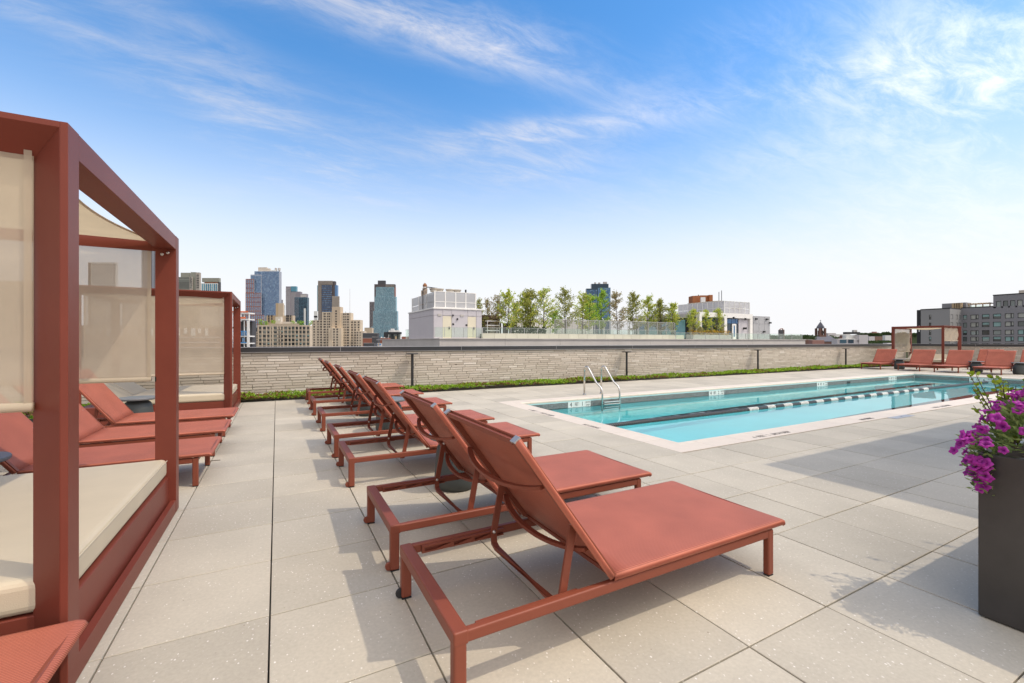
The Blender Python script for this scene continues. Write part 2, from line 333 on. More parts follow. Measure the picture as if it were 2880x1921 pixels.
def fabric_mat(name, col, see, trans):
    m, nt, N, L, b = NT(name)
    tc = N.new('ShaderNodeTexCoord'); n = N.new('ShaderNodeTexNoise'); n.inputs['Scale'].default_value = 6; n.inputs['Detail'].default_value = 4; L.new(tc.outputs['Object'], n.inputs['Vector'])
    mr = N.new('ShaderNodeMapRange'); L.new(n.outputs[0], mr.inputs[0])
    for i, v in zip((1, 2, 3, 4), (.3, .7, .95, 1.05)): mr.inputs[i].default_value = v
    sc = N.new('ShaderNodeVectorMath'); sc.operation = 'SCALE'; sc.inputs[0].default_value = col; L.new(mr.outputs[0], sc.inputs['Scale'])
    L.new(sc.outputs[0], b.inputs['Base Color']); setp(b, Roughness=.8)
    t = N.new('ShaderNodeBsdfTranslucent'); L.new(sc.outputs[0], t.inputs[0]); ms = N.new('ShaderNodeMixShader'); ms.inputs[0].default_value = trans
    L.new(b.outputs[0], ms.inputs[1]); L.new(t.outputs[0], ms.inputs[2])
    o = ms.outputs[0]
    if see:
        tr = N.new('ShaderNodeBsdfTransparent'); m2 = N.new('ShaderNodeMixShader'); m2.inputs[0].default_value = see
        L.new(o, m2.inputs[1]); L.new(tr.outputs[0], m2.inputs[2]); o = m2.outputs[0]
    L.new(o, N['Material Output'].inputs[0]); return m
M['screen'] = fabric_mat('beige_mesh_screen', (.58, .49, .37), .27, .40)
M['hem'] = fabric_mat('beige_screen_hem', (.66, .57, .44), .0, .4)
M['canopy'] = fabric_mat('beige_shade_canopy', (.60, .50, .34), .0, .45)

def glass_panel(name, tint, refl):
    m, nt, N, L, b = NT(name); N.remove(b)
    tr = N.new('ShaderNodeBsdfTransparent'); tr.inputs[0].default_value = (*tint, 1)
    gl = N.new('ShaderNodeBsdfGlossy'); gl.inputs['Roughness'].default_value = .03; gl.inputs[0].default_value = (.9, 1, .96, 1)
    lw = N.new('ShaderNodeLayerWeight'); pw = N.new('ShaderNodeMath'); pw.operation = 'POWER'; L.new(lw.outputs['Facing'], pw.inputs[0]); pw.inputs[1].default_value = 4.0
    ml = N.new('ShaderNodeMath'); ml.operation = 'MULTIPLY'; L.new(pw.outputs[0], ml.inputs[0]); ml.inputs[1].default_value = .6
    ad = N.new('ShaderNodeMath'); ad.operation = 'ADD'; ad.use_clamp = True; L.new(ml.outputs[0], ad.inputs[0]); ad.inputs[1].default_value = refl
    ms = N.new('ShaderNodeMixShader'); L.new(ad.outputs[0], ms.inputs[0]); L.new(tr.outputs[0], ms.inputs[1]); L.new(gl.outputs[0], ms.inputs[2]); L.new(ms.outputs[0], N['Material Output'].inputs[0]); return m
M['rail_glass'] = glass_panel('railing_glass', (.90, .95, .92), .04)
M['perf'] = None
def perforated(name, col, see):
    m, nt, N, L, b = NT(name); setp(b, Roughness=.45, Metallic=.3); b.inputs['Base Color'].default_value = (*col, 1)
    tr = N.new('ShaderNodeBsdfTransparent'); ms = N.new('ShaderNodeMixShader'); ms.inputs[0].default_value = see
    L.new(b.outputs[0], ms.inputs[1]); L.new(tr.outputs[0], ms.inputs[2]); L.new(ms.outputs[0], N['Material Output'].inputs[0]); return m
M['perf'] = perforated('perforated_metal', (.52, .52, .53), .30)

def water_mat():
    m, nt, N, L, b = NT('pool_water'); N.remove(b)
    g = N.new('ShaderNodeBsdfRefraction'); g.inputs['IOR'].default_value = 1.33; g.inputs['Roughness'].default_value = 0.0; g.inputs['Color'].default_value = (.47, .93, .96, 1)
    gl = N.new('ShaderNodeBsdfGlossy'); gl.inputs['Roughness'].default_value = .015; fr = N.new('ShaderNodeFresnel'); fr.inputs[0].default_value = 1.33; ms = N.new('ShaderNodeMixShader')
    geo = N.new('ShaderNodeNewGeometry')
    n = N.new('ShaderNodeTexNoise'); n.inputs['Scale'].default_value = 1.1; n.inputs['Detail'].default_value = 3; L.new(geo.outputs['Position'], n.inputs['Vector'])
    bp = N.new('ShaderNodeBump'); bp.inputs['Strength'].default_value = .07; bp.inputs['Distance'].default_value = .05; L.new(n.outputs[0], bp.inputs['Height']); [L.new(bp.outputs[0], q.inputs['Normal']) for q in (g, gl, fr)]
    L.new(fr.outputs[0], ms.inputs[0]); L.new(g.outputs[0], ms.inputs[1]); L.new(gl.outputs[0], ms.inputs[2])
    L.new(ms.outputs[0], N['Material Output'].inputs[0]); return m
M['water'] = water_mat()

def winglass(name, dark, light, frac, rough=.12, metal=.0):
    """window pane: a dark room behind most panes, a pale blind behind some"""
    m, nt, N, L, b = NT(name)
    oi = N.new('ShaderNodeObjectInfo'); geo = N.new('ShaderNodeNewGeometry')
    ad = N.new('ShaderNodeMath'); ad.operation = 'ADD'; L.new(oi.outputs['Random'], ad.inputs[0]); L.new(geo.outputs['Random Per Island'], ad.inputs[1])
    fr = N.new('ShaderNodeMath'); fr.operation = 'FRACT'; L.new(ad.outputs[0], fr.inputs[0])
    cr = N.new('ShaderNodeValToRGB'); e = cr.color_ramp.elements
    e[0].position = 0; e[0].color = (*dark, 1); e[1].position = 1; e[1].color = (*light, 1)
    k = e.new(max(.01, 1 - frac)); k.color = tuple(.8 * a + .2 * c for a, c in zip(dark, light)) + (1,)
    L.new(fr.outputs[0], cr.inputs[0]); L.new(cr.outputs[0], b.inputs['Base Color']); setp(b, Roughness=rough, Metallic=metal); b.inputs['Specular IOR Level'].default_value = .6
    return m
M['pane_dark'] = winglass('dark_window_pane', (.035, .038, .038), (.22, .24, .21), .45)
M['pane_teal'] = winglass('grey_building_pane', (.045, .052, .050), (.34, .40, .38), .55)
M['pane_small'] = winglass('small_window_pane', (.05, .04, .035), (.26, .22, .17), .3, rough=.4)
M['pane_blue'] = winglass('blue_curtain_pane', (.06, .16, .33), (.24, .39, .56), .5, rough=.2, metal=.3)
M['pane_bluegreen'] = winglass('bluegreen_curtain_pane', (.04, .18, .26), (.20, .42, .48), .5, rough=.2, metal=.3)
M['pane_navy'] = winglass('navy_curtain_pane', (.015, .035, .06), (.05, .12, .17), .5, rough=.15, metal=.3)
M['pane_bright'] = winglass('bright_blue_pane', (.01, .09, .24), (.02, .20, .42), .7, rough=.15, metal=.2)
def W(name, c, v=.06, s=.05, rough=.8): M[name] = mat(name, c, rough, var=v, nscale=s)
W('beige_render', (.50, .40, .285)); W('pale_beige', (.56, .465, .345)); W('tan_brick', (.47, .345, .205)); W('cream_wall', (.60, .53, .44))
W('mauve_grey', (.24, .22, .24)); W('dark_bronze', (.085, .07, .07)); W('warm_grey_fin', (.36, .315, .265)); W('red_brick', (.30, .105, .065)); W('brown_brick', (.20, .12, .085))
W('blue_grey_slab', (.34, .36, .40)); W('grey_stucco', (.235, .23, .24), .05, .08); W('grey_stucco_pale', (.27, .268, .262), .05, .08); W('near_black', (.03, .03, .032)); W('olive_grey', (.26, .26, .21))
W('blind_pale', (.40, .41, .37), .03); W('blind_teal', (.27, .42, .40), .03)
W('limestone_tan', (.33, .26, .20)); W('copper_dome', (.26, .11, .045)); W('slate_roof', (.10, .10, .12)); W('brownstone', (.15, .075, .055)); W('pale_grey_wall', (.52, .49, .48)); W('charcoal_wall', (.07, .07, .075))
W('speckle_grey', (.20, .19, .20), .5, .35); W('dusty_pink', (.30, .155, .125)); W('white_grid', (.62, .62, .58)); W('hill_green', (.06, .085, .03), .3, .02)

# ------------------------------------------------------------------ mesh builder
class MB:
    def __init__(s): s.v = []; s.f = []; s.m = []
    def quad(s, a, b, c, d, mi=0):
        i = len(s.v); s.v += [tuple(a), tuple(b), tuple(c), tuple(d)]; s.f.append((i, i+1, i+2, i+3)); s.m.append(mi)
    def tri(s, a, b, c, mi=0):
        i = len(s.v); s.v += [tuple(a), tuple(b), tuple(c)]; s.f.append((i, i+1, i+2)); s.m.append(mi)
    def box(s, x0, y0, z0, x1, y1, z1, mi=0):
        if x1 < x0: x0, x1 = x1, x0
        if y1 < y0: y0, y1 = y1, y0
        if z1 < z0: z0, z1 = z1, z0
        i = len(s.v)
        s.v += [(x0,y0,z0),(x1,y0,z0),(x1,y1,z0),(x0,y1,z0),(x0,y0,z1),(x1,y0,z1),(x1,y1,z1),(x0,y1,z1)]
        for q in ((3,2,1,0),(4,5,6,7),(0,1,5,4),(1,2,6,5),(2,3,7,6),(3,0,4,7)): s.f.append(tuple(i+k for k in q)); s.m.append(mi)
    def prism(s, poly, ax, a, b, mi=0):
        """poly: list of 2d points; extruded along axis ax ('x','y','z') from a to b"""
        def P(p, t): return {'x': (t, p[0], p[1]), 'y': (p[0], t, p[1]), 'z': (p[0], p[1], t)}[ax]
        n = len(poly); i = len(s.v)
        s.v += [P(p, a) for p in poly] + [P(p, b) for p in poly]
        for k in range(n): s.f.append((i+k, i+(k+1) % n, i+n+(k+1) % n, i+n+k)); s.m.append(mi)
        s.f.append(tuple(i+k for k in reversed(range(n)))); s.m.append(mi); s.f.append(tuple(i+n+k for k in range(n))); s.m.append(mi)
    def tube(s, pts, r, n=8, mi=0, cap=True, flat=None):
        """swept tube along pts; r scalar or list; flat=(a,b) gives a rectangular bar of half sizes a (sideways) and b"""
        pts = [Vector(p) for p in pts]; rs = r if isinstance(r, (list, tuple)) else [r] * len(pts)
        base = len(s.v); ref = None
        for k, p in enumerate(pts):
            t = (pts[min(k+1, len(pts)-1)] - pts[max(k-1, 0)]).normalized()
            if ref is None: ref = Vector((0, 0, 1)) if abs(t.z) < .9 else Vector((0, 1, 0))
            x = t.cross(ref)
            if x.length < 1e-4: x = t.cross(Vector((1, 0, 0)))
            x.normalize(); y = x.cross(t).normalized()
            if flat:
                a, b = flat; sh = [(-a, -b), (a, -b), (a, b), (-a, b)]; n = 4
                for q in sh: s.v.append(tuple(p + x*q[0] + y*q[1]))
            else:
                for j in range(n):
                    an = 2*math.pi*j/n; s.v.append(tuple(p + x*(math.cos(an)*rs[k]) + y*(math.sin(an)*rs[k])))
        for k in range(len(pts)-1):
            for j in range(n):
                a = base+k*n+j; b = base+k*n+(j+1) % n; s.f.append((a, b, b+n, a+n)); s.m.append(mi)
        if cap:
            s.f.append(tuple(base+j for j in reversed(range(n)))); s.m.append(mi)
            e = base+(len(pts)-1)*n; s.f.append(tuple(e+j for j in range(n))); s.m.append(mi)
    def lathe(s, prof, n=24, c=(0, 0, 0), mi=0):
        base = len(s.v)
        for (r, z) in prof:
            for j in range(n):
                a = 2*math.pi*j/n; s.v.append((c[0]+r*math.cos(a), c[1]+r*math.sin(a), c[2]+z))
        for k in range(len(prof)-1):
            for j in range(n):
                a = base+k*n+j; b = base+k*n+(j+1) % n; s.f.append((a, b, b+n, a+n)); s.m.append(mi)
        s.f.append(tuple(base+j for j in reversed(range(n)))); s.m.append(mi)
        e = base+(len(prof)-1)*n; s.f.append(tuple(e+j for j in range(n))); s.m.append(mi)
    def mesh(s, name, mats, smooth=False):
        me = bpy.data.meshes.new(name); me.from_pydata(s.v, [], s.f)
        for m in (mats if isinstance(mats, (list, tuple)) else [mats]): me.materials.append(m)
        if any(s.m): me.polygons.foreach_set('material_index', s.m)
        if smooth: me.polygons.foreach_set('use_smooth', [True]*len(s.f))
        me.update(); return me
    def build(s, name, mats, parent=None, smooth=False, bevel=0, seg=2, kind=None, auto=None):
        return place(name, s.mesh(name, mats, smooth), parent, bevel=bevel, seg=seg, kind=kind, auto=auto)
def place(name, me, parent=None, loc=None, rz=None, scale=None, bevel=0, seg=2, kind=None, auto=None):
    o = bpy.data.objects.new(name, me); COL.objects.link(o)
    if parent is not None: o.parent = parent
    if loc is not None: o.location = loc
    if rz is not None: o.rotation_euler = (0, 0, rz)
    if scale is not None: o.scale = scale
    if bevel:
        b = o.modifiers.new('bevel', 'BEVEL'); b.width = bevel; b.segments = seg; b.limit_method = 'ANGLE'; b.angle_limit = R_(40); b.harden_normals = False
    if kind: o['kind'] = kind
    return o
def tag(o, label, cat, group=None):
    o['label'] = label; o['category'] = cat
    if group: o['group'] = group
    return o
def thing(name, label, cat, loc=(0, 0, 0), rz=0, group=None):
    o = bpy.data.objects.new(name, None); o.empty_display_size = .2; COL.objects.link(o)
    o.location = loc; o.rotation_euler = (0, 0, rz)
    return tag(o, label, cat, group)
WHEEL = []
def copy_tree(root, loc, rz, label):
    r = root.copy(); COL.objects.link(r); r.location = loc; r.rotation_euler = (0, 0, rz); r['label'] = label
    for ch in root.children:
        c = ch.copy(); COL.objects.link(c); c.parent = r
        for g in ch.children:
            d = g.copy(); COL.objects.link(d); d.parent = c
            if g.name.startswith('wheel'):
                if not WHEEL: w = g.data.copy(); w.materials[0] = M['frame']; WHEEL.append(w)
                d.data = WHEEL[0]
    return r
def struct(name, mb, mats, smooth=False):
    o = mb.build(name, mats, smooth=smooth); o['kind'] = 'structure'; return o
def words(txt, size, parent, loc, rot, m=None, align='CENTER', name='lettering', sx=1.0):
    cu = bpy.data.curves.new(name, 'FONT'); cu.body = txt; cu.size = size; cu.align_x = align; cu.align_y = 'CENTER'; cu.resolution_u = 3; cu.extrude = .0008
    tmp = bpy.data.objects.new('tmp', cu); COL.objects.link(tmp)
    bpy.context.view_layer.update()
    me = bpy.data.meshes.new_from_object(tmp.evaluated_get(bpy.context.evaluated_depsgraph_get()))
    bpy.data.objects.remove(tmp); bpy.data.curves.remove(cu)
    me.name = name; me.materials.clear(); me.materials.append(m or M['ink'])
    o = place(name, me, parent); o.location = loc; o.rotation_euler = rot; o.scale = (sx, 1, 1); return o

T = 0.61                                            # paver module
WALL_Y = 9.60; WALL_TOP = 1.185; END_X = 32.4; WALL_X0 = -9.0
PX0, PX1, PY0, PY1 = 3.655, 23.05, 1.245, 6.20      # outer edge of the pool coping
CW = 0.375                                          # coping width
WZ = -0.185                                         # water level

# ------------------------------------------------------------------ setting: city ground, roof slab, deck
mb = MB(); mb.quad((-9000, -9000, -36), (9000, -9000, -36), (9000, 9000, -36), (-9000, 9000, -36)); struct('city_ground', mb, M['asphalt'])
def build_deck():
    mb = MB()
    X0, X1, Y0, Y1 = WALL_X0, END_X, -7.32, 8.69
    # bedding slab around the pool hole, plus the storeys of the building below
    px0, px1, py0, py1 = PX0+CW-.02, PX1-CW+.02, PY0+CW-.02, PY1-CW+.02
    for (a, b, c, d) in ((X0, Y0, px0, 9.9), (px1, Y0, END_X+.4, 9.9), (px0, Y0, px1, py0), (px0, py1, px1, 9.9)):
        mb.box(a, b, -.30, c, d, -.045)
    deck = struct('deck', mb, M['sub'])
    g = .0046
    tiles = []
    nx0, nx1 = math.floor(X0/T), math.ceil(X1/T); ny0, ny1 = math.floor(Y0/T), math.ceil(Y1/T)
    def clip(a, b, lo, hi): return max(a, lo), min(b, hi)
    for i in range(nx0, nx1):
        for j in range(ny0, ny1):
            x0, x1 = clip(i*T+g*.75, (i+1)*T-g*.75, X0, X1); y0, y1 = clip(j*T+g*.8, (j+1)*T-g*.8, Y0, Y1)
            if x1-x0 < .03 or y1-y0 < .03: continue
            parts = [(x0, y0, x1, y1)]
            if x1 > PX0-g and x0 < PX1+g and y1 > PY0-g and y0 < PY1+g:      # cut against the coping
                parts = []
                if x0 < PX0-g-.02: parts.append((x0, y0, PX0-g, y1))
                if x1 > PX1+g+.02: parts.append((PX1+g, y0, x1, y1))
                xa, xb = max(x0, PX0-g), min(x1, PX1+g)
                if y0 < PY0-g-.02: parts.append((xa, y0, xb, PY0-g))
                if y1 > PY1+g+.02: parts.append((xa, PY1+g, xb, y1))
            tiles += parts
    def size(t):
        c = ((t[0]+t[2])/2, (t[1]+t[3])/2, 0); u, v, Y = to_px(c)
        vis = -150 < u < 3000 and v < 2150 and Y > 0
        return ((t[2]-t[0])*(t[3]-t[1])/(Y**3) if vis else -1)
    tiles.sort(key=size, reverse=True)
    cache = {}
    rest = MB()
    for n, (x0, y0, x1, y1) in enumerate(tiles):
        dz = random.uniform(-.0012, .0012); h = .042
        if n < 300:
            k = (round(x1-x0, 3), round(y1-y0, 3))
            if k not in cache:
                w, d = k; b = MB(); e = .0022
                b.v = [(-w/2, -d/2, -h), (w/2, -d/2, -h), (w/2, d/2, -h), (-w/2, d/2, -h), (-w/2, -d/2, -e), (w/2, -d/2, -e), (w/2, d/2, -e), (-w/2, d/2, -e), (-w/2+e, -d/2+e, 0), (w/2-e, -d/2+e, 0), (w/2-e, d/2-e, 0), (-w/2+e, d/2-e, 0)]
                b.f = [(0, 1, 5, 4), (1, 2, 6, 5), (2, 3, 7, 6), (3, 0, 4, 7), (4, 5, 9, 8), (5, 6, 10, 9), (6, 7, 11, 10), (7, 4, 8, 11), (8, 9, 10, 11)]; b.m = [0]*9
                cache[k] = b.mesh('paver', M['paver'])
            place('paver', cache[k], deck, loc=((x0+x1)/2, (y0+y1)/2, dz))
        else: rest.box(x0, y0, dz-h, x1, y1, dz)
    o = rest.build('paver_field', M['paver'], deck); o['kind'] = 'stuff'
    return deck
deck = build_deck()
mb = MB(); mb.box(WALL_X0-.3, -20, -36, PX0-.4, 9.9, -.31); mb.box(PX0-.4, -20, -36, END_X+.4, PY0, -.31); mb.box(PX0-.4, PY0, -36, END_X+.4, 9.9, -1.9)
ob = mb.build('own_building', M['pale_beige']); ob['kind'] = 'structure'

# ------------------------------------------------------------------ brick parapet walls
def brick_wall(name, label, loc, rz, length, own, cap_len):
    """local x runs along the wall, the face looks to local -y, the face plane is y=0"""
    root = thing(name, label, 'wall', loc, rz)
    core = MB(); core.box(0, .012, -.04, length, .30, WALL_TOP-.125); core.build('mortar_core', M['mortar'], root)
    ch = .0665; items = []
    zmax = WALL_TOP-.13; k = 0
    while True:
        z0 = -.02+k*ch
        if z0+.03 > zmax: break
        z1 = min(z0+ch-.0105, zmax); x = -random.uniform(0, .4)
        while x < length:
            L = random.choice((.30, .38, .42, .42, .46, .50)); x0 = max(x, 0.002); x1 = min(x+L-.011, length-.002)
            if x1-x0 > .04: items.append((x0, x1, z0, z1))
            x += L
        k += 1
    cr, sr = math.cos(rz), math.sin(rz)
    def size(t):
        lx = (t[0]+t[1])/2; w = (loc[0]+cr*lx, loc[1]+sr*lx, (t[2]+t[3])/2); u, v, Y = to_px(w)
        if not (660 < u < 2900 or 200 < u < 500): return -1/(1+abs(Y))
        return (t[1]-t[0])/Y if t[2] > .10 else .2*(t[1]-t[0])/Y
    items.sort(key=size, reverse=True)
    unit = {}
    rest = MB()
    def addbox(b, x0, x1, z0, z1, pr):
        e = .003
        i = len(b.v)
        b.v += [(x0, .02, z0), (x1, .02, z0), (x1, .02, z1), (x0, .02, z1), (x0+e, pr, z0+e), (x1-e, pr, z0+e), (x1-e, pr, z1-e), (x0+e, pr, z1-e)]
        for q in ((0, 1, 5, 4), (1, 2, 6, 5), (2, 3, 7, 6), (3, 0, 4, 7), (4, 5, 6, 7)): b.f.append(tuple(i+k for k in q)); b.m.append(0)
    for n, (x0, x1, z0, z1) in enumerate(items):
        pr = random.uniform(-.006, .003)
        if n < own:
            w, h = round(x1-x0, 2), round(z1-z0, 3)
            if (w, h) not in unit:
                b = MB(); addbox(b, -w/2, w/2, 0, h, 0); unit[(w, h)] = b.mesh('brick', M['brick'])
            place('brick', unit[(w, h)], root, loc=((x0+x1)/2, pr, z0))
        else: addbox(rest, x0, x1, z0, z1, pr)
    if rest.f: rest.build('brick_field', M['brick'], root, kind='stuff')
    x = cap_len[1]
    while x < length:
        a, b = max(x, 0)+.006, min(x+cap_len[0], length)-.006
        if b-a > .05:
            m = MB(); m.box(a, -.045, WALL_TOP-.118, b, .34, WALL_TOP-.012)
            m.box(a, -.050, WALL_TOP-.012, b, .345, WALL_TOP, 1); m.box(a, -.050, WALL_TOP-.130, b, -.002, WALL_TOP-.118, 1)
            m.build('cap_panel', [M['cap'], M['cap_edge']], root)
            j = MB(); j.box(b, -.043, WALL_TOP-.128, b+.012, .338, WALL_TOP-.003); j.build('cap_joint', M['cap_edge'], root)
        x += cap_len[0]
    return root
brick_wall('parapet_wall', 'long low brick parapet with black metal cap behind the pool and planting strip', (WALL_X0, WALL_Y, 0), 0, END_X-WALL_X0, 280, (3.3, 9.853-3.3*3))
brick_wall('parapet_wall', 'shaded brick parapet end wall behind the far row of loungers', (END_X, WALL_Y-.05, 0), R_(-90), 17.0, 20, (3.3, -.4))

# ------------------------------------------------------------------ pool
def build_pool():
    root = thing('swimming_pool', 'long lap pool with cream coping and turquoise water in the paved roof deck', 'swimming pool', (PX0, PY0, 0))
    O = Vector((PX0, PY0, 0))
    ix0, ix1, iy0, iy1 = CW+.03, PX1-PX0-CW-.03, CW+.03, PY1-PY0-CW-.03     # basin walls (under the coping lip), local
    D = -1.42
    b = MB()
    b.quad((ix0, iy0, D), (ix1, iy0, D), (ix1, iy1, D), (ix0, iy1, D))
    for (p, q) in (((ix0, iy0), (ix1, iy0)), ((ix1, iy0), (ix1, iy1)), ((ix1, iy1), (ix0, iy1)), ((ix0, iy1), (ix0, iy0))):
        b.quad((p[0], p[1], D), (p[0], p[1], -.10), (q[0], q[1], -.10), (q[0], q[1], D))
    basin = b.build('basin', M['plaster'], root)
    # lip band between coping and tiles
    lip = MB()
    for (x0, y0, x1, y1) in ((ix0-.02, iy1, ix1+.02, iy1+.05), (ix1, iy0, ix1+.05, iy1), (ix0-.05, iy0, ix0, iy1), (ix0-.02, iy0-.05, ix1+.02, iy0)):
        lip.box(x0, y0, -.30, x1, y1, -.046)
    lip.build('pool_lip', M['lip'], root)
    # waterline mosaic: four courses of small glass tiles on every side
    gr = MB(); mo = MB(); s = .0265; g = .0035; zt = -.066
    gr.box(ix0, iy1-.004, zt-5*s, ix1, iy1-.001, zt+.002); gr.box(ix1-.004, iy0, zt-5*s, ix1-.001, iy1-.004, zt+.002)
    gr.box(ix0+.001, iy0, zt-5*s, ix0+.004, iy1-.004, zt+.002); gr.box(ix0+.004, iy0+.001, zt-5*s, ix1-.004, iy0+.004, zt+.002)
    nx = int((ix1-ix0-.02)/s); ny = int((iy1-iy0-.02)/s)
    for r in range(5):
        z1 = zt-r*s; z0 = z1-s+g
        for k in range(nx):
            x = ix0+.01+k*s
            mo.quad((x, iy1-.006, z0), (x+s-g, iy1-.006, z0), (x+s-g, iy1-.006, z1), (x, iy1-.006, z1))
            if r < 4: mo.quad((x, iy0+.006, z1), (x+s-g, iy0+.006, z1), (x+s-g, iy0+.006, z0), (x, iy0+.006, z0))
        for k in range(ny):
            y = iy0+.01+k*s
            mo.quad((ix1-.006, y, z1), (ix1-.006, y+s-g, z1), (ix1-.006, y+s-g, z0), (ix1-.006, y, z0))
    gr.build('grout', M['grout'], root); mo.build('waterline_mosaic', M['mosaic'], root, kind='stuff')
    # coping stones with a rounded nose, mitred at the corners
    def prof(l):      # 2d section: u from outer (0) to nose (CW), z
        return [(0, -.045), (0, 0), (CW-.10, .0), (CW-.035, .006), (CW-.008, .004), (CW+.006, -.010), (CW+.008, -.030), (CW, -.046)]
    def stone(p0, p1, inn, c0, c1):
        """stone along p0->p1 (outer edge), inn = inward unit vector; c0/c1 mitre flags"""
        m = MB(); pr = prof(0); d = (p1-p0).normalized(); n = len(pr)
        A = [p0+d*(u if c0 else .0)+inn*u+Vector((0, 0, z)) for u, z in pr]; B = [p1-d*(u if c1 else .0)+inn*u+Vector((0, 0, z)) for u, z in pr]
        m.v = [tuple(q) for q in A+B]
        for k in range(n): m.f.append((k, (k+1) % n, n+(k+1) % n, n+k)); m.m.append(0)
        m.f.append(tuple(range(n))); m.f.append(tuple(n+k for k in reversed(range(n)))); m.m += [0, 0]
        bm = bmesh.new(); me = m.mesh('coping_stone', M['coping']); bm.from_mesh(me); bmesh.ops.recalc_face_normals(bm, faces=bm.faces); bm.to_mesh(me); bm.free()
        place('coping_stone', me, root)
    LX, LY = PX1-PX0, PY1-PY0
    def run(a, b, inn):
        L = (b-a).length; d = (b-a)/L; n = round(L/.628); st = L/n; g = .0022
        for k in range(n):
            stone(a+d*(k*st+(g if k else 0)), a+d*((k+1)*st-(g if k < n-1 else 0)), inn, k == 0, k == n-1)
    V = Vector
    run(V((0, 0, 0)), V((LX, 0, 0)), V((0, 1, 0))); run(V((LX, LY, 0)), V((0, LY, 0)), V((0, -1, 0)))
    run(V((0, LY, 0)), V((0, 0, 0)), V((1, 0, 0))); run(V((LX, 0, 0)), V((LX, LY, 0)), V((-1, 0, 0)))
    # black floor lines, one per lane, with a crossbar at each end
    for yc in (iy0+.25*(iy1-iy0), iy0+.75*(iy1-iy0)):
        m = MB(); m.box(ix0+1.2, yc-.125, D+.002, ix1-1.2, yc+.125, D+.006); m.box(ix0+1.0, yc-.45, D+.002, ix0+1.2, yc+.45, D+.006); m.box(ix1-1.2, yc-.45, D+.002, ix1-1.0, yc+.45, D+.006)
        m.build('floor_line', M['black_tile'], root)
    # depth markers on the far wall and the end wall
    def marker(at, rz, nfeet, ninch):
        p = bpy.data.objects.new('depth_marker', None); 
        m = MB()
        for k in range(4): m.box(-.318+k*.16, -.010, -.208, -.318+k*.16+.156, -.0005, -.060)
        p = m.build('depth_marker', M['marker'], root); p.location = at; p.rotation_euler = (0, 0, rz)
        zc = -.125; rx = (R_(90), 0, 0); y = -.0112
        words(nfeet, .135, p, (-.24, y, zc), rx, sx=1.0); words('FEET', .115, p, (-.08, y, zc), rx, sx=.42)
        words(ninch, .135, p, (.08, y, zc), rx); words('INCHES', .05, p, (.24, y, zc+.035), rx, sx=.75); words('DEEP', .05, p, (.24, y, zc-.028), rx, sx=.9)
    for x, n in ((5.56, '1'), (10.32, '2'), (15.72, '4'), (20.75, '5')): marker((x-PX0, iy1-.004, 0), 0, '4', n)
    marker((ix1-.004, 3.83-PY0, 0), R_(-90), '4', '6')
    sk = MB(); sk.box(17.33-PX0, iy1-.012, -.185, 17.55-PX0, iy1-.007, -.105); sk.build('skimmer_slot', M['ink'], root)
    for x, z in ((12.6, -.38), (18.2, -.40)):
        inl = MB(); inl.box(x-PX0-.14, iy1-.014, z-.04, x-PX0+.14, iy1-.002, z+.04); inl.build('water_inlet', M['black_tile'], root)
    # worn stencilled lettering on the coping
    zt = .0016
    def stencil(parts, x, y, rz, sx):
        cz, sz = math.cos(rz), math.sin(rz)
        for (t, off) in parts: words(t, .112, root, (x-PX0+cz*off, y-PY0+sz*off, zt), (0, 0, rz), M['ink_worn'], sx=sx)
    depth = lambda n: (('4', -.405), ('FEET', -.245), (n, -.085), ('INCH', .105), ('DEEP', .325)); nodive = (('NO', -.135), ('DIVING', .075))
    stencil(depth('1'), 3.725, 4.52, R_(-90), .72); stencil(nodive, 3.725, 3.04, R_(-90), .66)
    stencil(depth('1'), 5.61, 1.345, 0, .72); stencil(nodive, 8.28, 1.345, 0, .66)
    stencil(depth('2'), 11.3, 1.345, 0, .72); stencil(nodive, 13.8, 1.345, 0, .66)
    # the water
    w = MB(); w.quad((ix0+PX0, iy0+PY0, WZ), (ix1+PX0, iy0+PY0, WZ), (ix1+PX0, iy1+PY0, WZ), (ix0+PX0, iy1+PY0, WZ))
    wo = struct('water', w, M['water'], smooth=True)
    try:
        wo.cycles.is_caustics_caster = True; basin.cycles.is_caustics_receiver = True
    except Exception: pass
build_pool()

